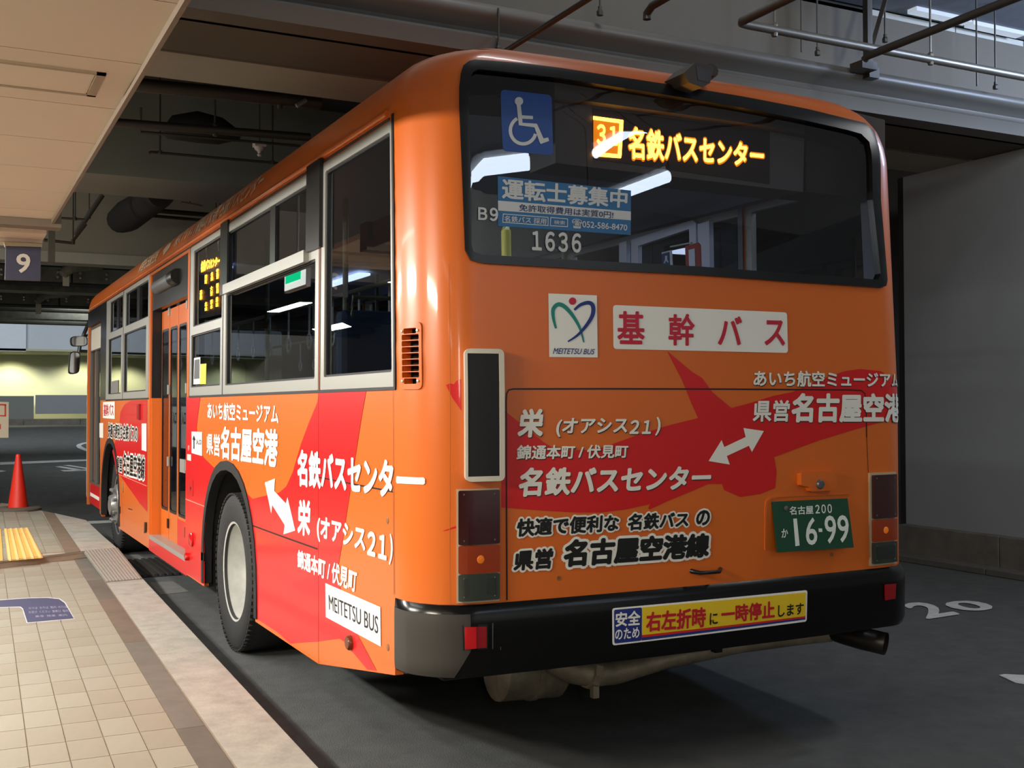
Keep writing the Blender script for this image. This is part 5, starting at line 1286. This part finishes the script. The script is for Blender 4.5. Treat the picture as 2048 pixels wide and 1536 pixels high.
def wheel(x, y, rear, rgt=False, rot=0):
    sgn = -1 if not rgt else 1; e = empty('wheel'); e.parent = bus; R_ = .485; Wd = .27; nm = (sgn, 0, 0)
    e.location = (x, y, R_)
    ax = Vector((sgn, 0, 0)); b = MB(); hw = Wd/2
    prof_ = [(.285, -hw*.9), (.33, -hw), (.40, -hw*1.06), (.455, -hw), (.478, -hw*.86), (.485, -hw*.5), (.485, hw*.5), (.478, hw*.86), (.455, hw), (.40, hw*1.06), (.33, hw), (.29, hw*.9), (.285, hw*.8)]
    b.lathe((0, 0, 0), ax, prof_, 48); b.build('tyre', TYRE, e, 50)
    b = MB()
    for k in range(72):
        a = 2*math.pi*k/72; u = Vector((0, math.cos(a), math.sin(a))); v = Vector((0, -math.sin(a), math.cos(a)))
        c_ = u*.470+ax*(hw*.86); b.prism([c_-v*.012-ax*.04, c_+v*.012-ax*.04, c_+v*.012+ax*.022, c_-v*.012+ax*.022], u*.012)
    b.build('tread_blocks', TYRE, e)['kind'] = 'stuff'
    b = MB()
    if rear: pr2 = [(.292, hw*.92), (.305, hw*.95), (.305, hw*.86), (.288, hw*.78), (.278, hw*.3), (.27, -.02), (.245, -.06), (.235, -.10), (.13, -.11), (.12, -.05), (.11, .0), (.06, .01), (0, .01)]
    else: pr2 = [(.292, hw*.92), (.305, hw*.95), (.30, hw*.86), (.27, hw*.6), (.24, hw*.75), (.20, hw*1.15), (.12, hw*1.2), (.11, hw*1.3), (.10, hw*1.55), (.05, hw*1.65), (0, hw*1.65)]
    b.lathe((0, 0, 0), ax, pr2, 48); WM = STEEL if rear else mat('front_wheel_steel', srgb(150, 150, 148), .35, metal=.6, var=.12, vscale=12); rm = b.build('rim', WM, e, 35)
    rb, hb_ = (.17, -.105) if rear else (.165, hw*1.17)
    for k in range(8):
        a = 2*math.pi*(k+.5)/8; c_ = Vector((0, rb*math.cos(a), rb*math.sin(a)))+ax*hb_; b = MB(); b.lathe(c_, ax, [(.020, 0), (.020, .03), (.014, .045), (0, .047)], 6); b.build('wheel_nut', WM, rm)
    return e
wheel(.05+.135, YR+.06, True); wheel(2.44-.135, YR+.06, True, True); wheel(.07+.135, YFW, False); wheel(2.42-.135, YFW, False, True)
b = MB(); b.tube([(.3, YR+.06, .485), (2.2, YR+.06, .485)], .09, 12); b.tube([(.3, YFW, .485), (2.2, YFW, .485)], .06, 12); b.build('axle', DARKM, bus)
# --- underframe and engine bay
b = MB(); b.box(.10, 2.39, .40, 2.35, .50, .56); b.box(.12, 2.37, 3.95, 7.7, .34, .40); b.box(.12, 2.37, 9.2, 10.4, .40, .46); b.box(.80, 1.70, .5, 10.2, .42, .9); b.build('underframe', DARKM, bus)
exh = empty('exhaust'); exh.parent = bus
def pp(px, py, y): return P(px, py, 1, y)
b = MB(); c1, c2 = pp(985, 1338, .95), pp(1090, 1332, .95); b.tube([c1, c1+Vector((.02, 0, 0)), c2+Vector((.05, 0, 0)), c2+Vector((.09, 0, 0))], .15, 20, rs=[.10, .15, .15, .11]); b.build('silencer', EXH, exh, 40)
b = MB(); c3 = c1.lerp(c2, .62); b.tube([c3, c3+Vector((.03, 0, 0))], .156, 20); b.build('silencer_band', EXH, exh, 40)
PX = [pp(1105, 1322, .70), pp(1150, 1342, .66), pp(1185, 1347, .64), pp(1230, 1345, .62), pp(1330, 1318, .58), pp(1480, 1288, .52), pp(1600, 1272, .42), pp(1660, 1262, .32)]
b = MB(); b.tube(PX, .05, 14, rs=[.055, .06, .06, .055, .045, .042, .042, .05]); b.build('exhaust_pipe', EXH, exh, 50)
b = MB(); cc = pp(1183, 1347, .64); b.tube([cc-Vector((.02, 0, -.01)), cc+Vector((.015, 0, 0))], .075, 10); b.box(cc.x-.02, cc.x+.01, cc.y-.05, cc.y-.02, cc.z-.10, cc.z-.02); b.build('exhaust_clamp', EXH, exh)
b = MB(); b.tube([pp(1655, 1258, .34), pp(1690, 1268, .24), pp(1725, 1277, .14), pp(1772, 1288, .05)], .045, 16, cap=False, rs=[.045, .05, .052, .052]); b.build('tail_pipe', mat('tail_pipe', srgb(52, 48, 44), .4, metal=.5), exh, 50)
for px in (1430, 1520, 1560):
    c = pp(px, 1275 if px > 1500 else 1290, .5); b = MB(); b.box(c.x-.02, c.x+.02, .47, .53, c.z-.03, .52); b.build('pipe_hanger', DARKM, exh)

# --- interior
FL = .42
b = MB(); b.box(.10, 2.39, .45, 2.3, .92, .95); b.box(.75, 1.74, 2.3, 3.95, .62, .66); b.box(.10, 2.39, 3.95, 7.7, FL-.01, FL+.02); b.box(.75, 1.74, 7.7, 9.2, FL, FL+.03); b.box(.10, 2.39, 9.2, 10.5, .55, .58); b.build('cabin_floor', mat('cabin_floor', srgb(70, 70, 74), .6), bus)
b = MB()
cp = [(.07, 2.62), (.16, 2.68), (.4, 2.72), (.8, 2.74), (1.69, 2.74), (2.09, 2.72), (2.33, 2.68), (2.42, 2.62)]
b.add([(x, .50, z) for x, z in cp]+[(x, 10.3, z) for x, z in cp], [(i, i+1, len(cp)+i+1, len(cp)+i) for i in range(len(cp)-1)]); b.build('cabin_ceiling', INTW, bus, 40)
b = MB(); b.add([(x, .16, z) for x, z in cp]+[(x, .50, z) for x, z in cp], [(i, i+1, len(cp)+i+1, len(cp)+i) for i in range(len(cp)-1)]); b.build('rear_header', mat('header_dark', srgb(60, 56, 54), .7), bus, 40)
for yl in (.75, 3.5, 7.0): area('cabin_light', (1.25, yl, 2.70), .25, .4, 5, (.66, .78, 1.0))
for xx in (.62, 1.87):
    b = MB(); b.tube([(xx, 1.2, 2.18), (xx, 9.3, 2.18)], .014, 8); hr_ = b.build('handrail', SILVER, bus)
ring = MB(); 
for k in range(12): a = 2*math.pi*k/12
st0 = None
def strap(x, y):
    b = MB(); b.tube([(x, y, 2.18), (x, y, 1.98)], .007, 5)
    rp_ = [(x+.0, y+.045*math.sin(2*math.pi*k/10), 1.93+.05*math.cos(2*math.pi*k/10)) for k in range(11)]; b.tube(rp_, .008, 5, cap=False); return b
base_strap = strap(0, 0).build('hanging_strap', mat('strap_pale', srgb(186, 196, 200), .4), bus)
first = True
for xx in (.62, 1.87):
    for k in range(14):
        if first: o = base_strap; first = False
        else: o = base_strap.copy(); COL.objects.link(o); o.parent = bus
        o.location = (xx, 1.5+k*.5, 0)
for (x, y) in ((.52, 2.45), (1.97, 2.45), (.52, 4.2), (1.97, 5.9), (.52, 7.6), (1.9, 7.6)):
    b = MB(); b.tube([(x, y, .45), (x, y, 2.70)], .017, 8); b.build('grab_pole', OLV, bus)
yp = P(1013, 480, 1, .75); b = MB(); b.tube([P(1013, 530, 1, .75), P(1012, 462, 1, .75), P(1014, 440, 1, .78), P(1040, 425, 1, .9)], .022, 10); b.build('grab_pole', YEL, bus, 50)
def seat():
    e = empty('seat'); e.parent = bus
    b = MB(); b.box(0, .42, .02, .44, .40, .50, .03); b.build('cushion', SEATM, e)
    b = MB(); b.box(0, .42, -.05, .05, .42, 1.02, .035); b.build('backrest', SEATM, e)
    b = MB(); b.tube([(.06, -.04, .98), (.06, -.06, 1.08), (.36, -.06, 1.08), (.36, -.04, .98)], .012, 6); b.build('seat_handle', OLV, e)
    b = MB(); b.box(.04, .38, .05, .38, .0, .40); b.build('seat_base', INTG, e)
    return e
s0_ = seat(); sp_ = [(x, y, .95 if y < 2.2 else .66 if y < 4 else .44) for y in (.75, 1.5, 4.15, 4.9 if False else 6.5, 7.2) for x in (.16, .60, 1.47, 1.91)]
sp_ = [p for p in sp_ if not (4.0 < p[1] < 6.2 and p[0] < 1)]
for i, p in enumerate(sp_):
    if i == 0: r_ = s0_
    else:
        r_ = s0_.copy(); COL.objects.link(r_); r_.parent = bus
        for ch in list(s0_.children): c_ = ch.copy(); COL.objects.link(c_); c_.parent = r_
    r_.location = p
# pale emergency door frames on the right inner wall and the notices seen through the rear window
pt = empty('emergency_door'); pt.parent = bus
def pr3(nm, pxs, m, x=2.37, d=.03): b = MB(); b.prism([P(a, c, 0, x) for a, c in pxs], (d, 0, 0)); return b.build(nm, m, pt)
IW = mat('emergency_door_pale', srgb(190, 196, 214), .5)
yq = 2.37
pr3('emergency_door_frame', [(1262, 480), (1385, 440), (1392, 446), (1392, 548), (1380, 548), (1378, 458), (1276, 492), (1276, 540), (1262, 540)], IW, yq)
pr3('emergency_door_frame', [(1395, 448), (1418, 442), (1420, 550), (1398, 549)], IW, yq)
pr3('emergency_door_frame', [(1238, 486), (1253, 482), (1253, 530), (1238, 528)], IW, yq)
pr3('rail', [(1340, 492), (1382, 484), (1382, 487), (1340, 495)], SILVER, yq-.01)
pr3('exit_notice', [(1323, 505), (1343, 500), (1345, 532), (1325, 531)], IW, yq-.004, .004)
pr3('exit_notice_panel', [(1323, 508), (1338, 504), (1339, 531), (1325, 530)], mat('notice_blue', srgb(30, 60, 100), .5), yq-.008, .004)
pr3('running_figure', [(1330, 512), (1334, 511), (1334, 519), (1337, 524), (1335, 525), (1332, 521), (1329, 527), (1327, 526), (1330, 519)], IW, yq-.012, .005)
pr3('poster_frame', [(1370, 492), (1396, 485), (1400, 490), (1402, 546), (1372, 545)], mat('poster_red', srgb(150, 60, 56), .6), yq-.006, .01)
pr3('poster', [(1377, 500), (1389, 497), (1390, 532), (1378, 532)], mat('poster_pale', srgb(200, 206, 226), .6), yq-.012, .004)

for (x, y) in ((.62, 6.5), (1.87, 6.5)):
    b = MB(); b.box(x-.06, x+.06, y-.55, y+.55, 2.69, 2.715, .008); b.build('cabin_lamp', mat('cabin_lamp_glow', (.8, .85, 1), .5, emit=(.55, .68, 1.0), estr=4), bus)
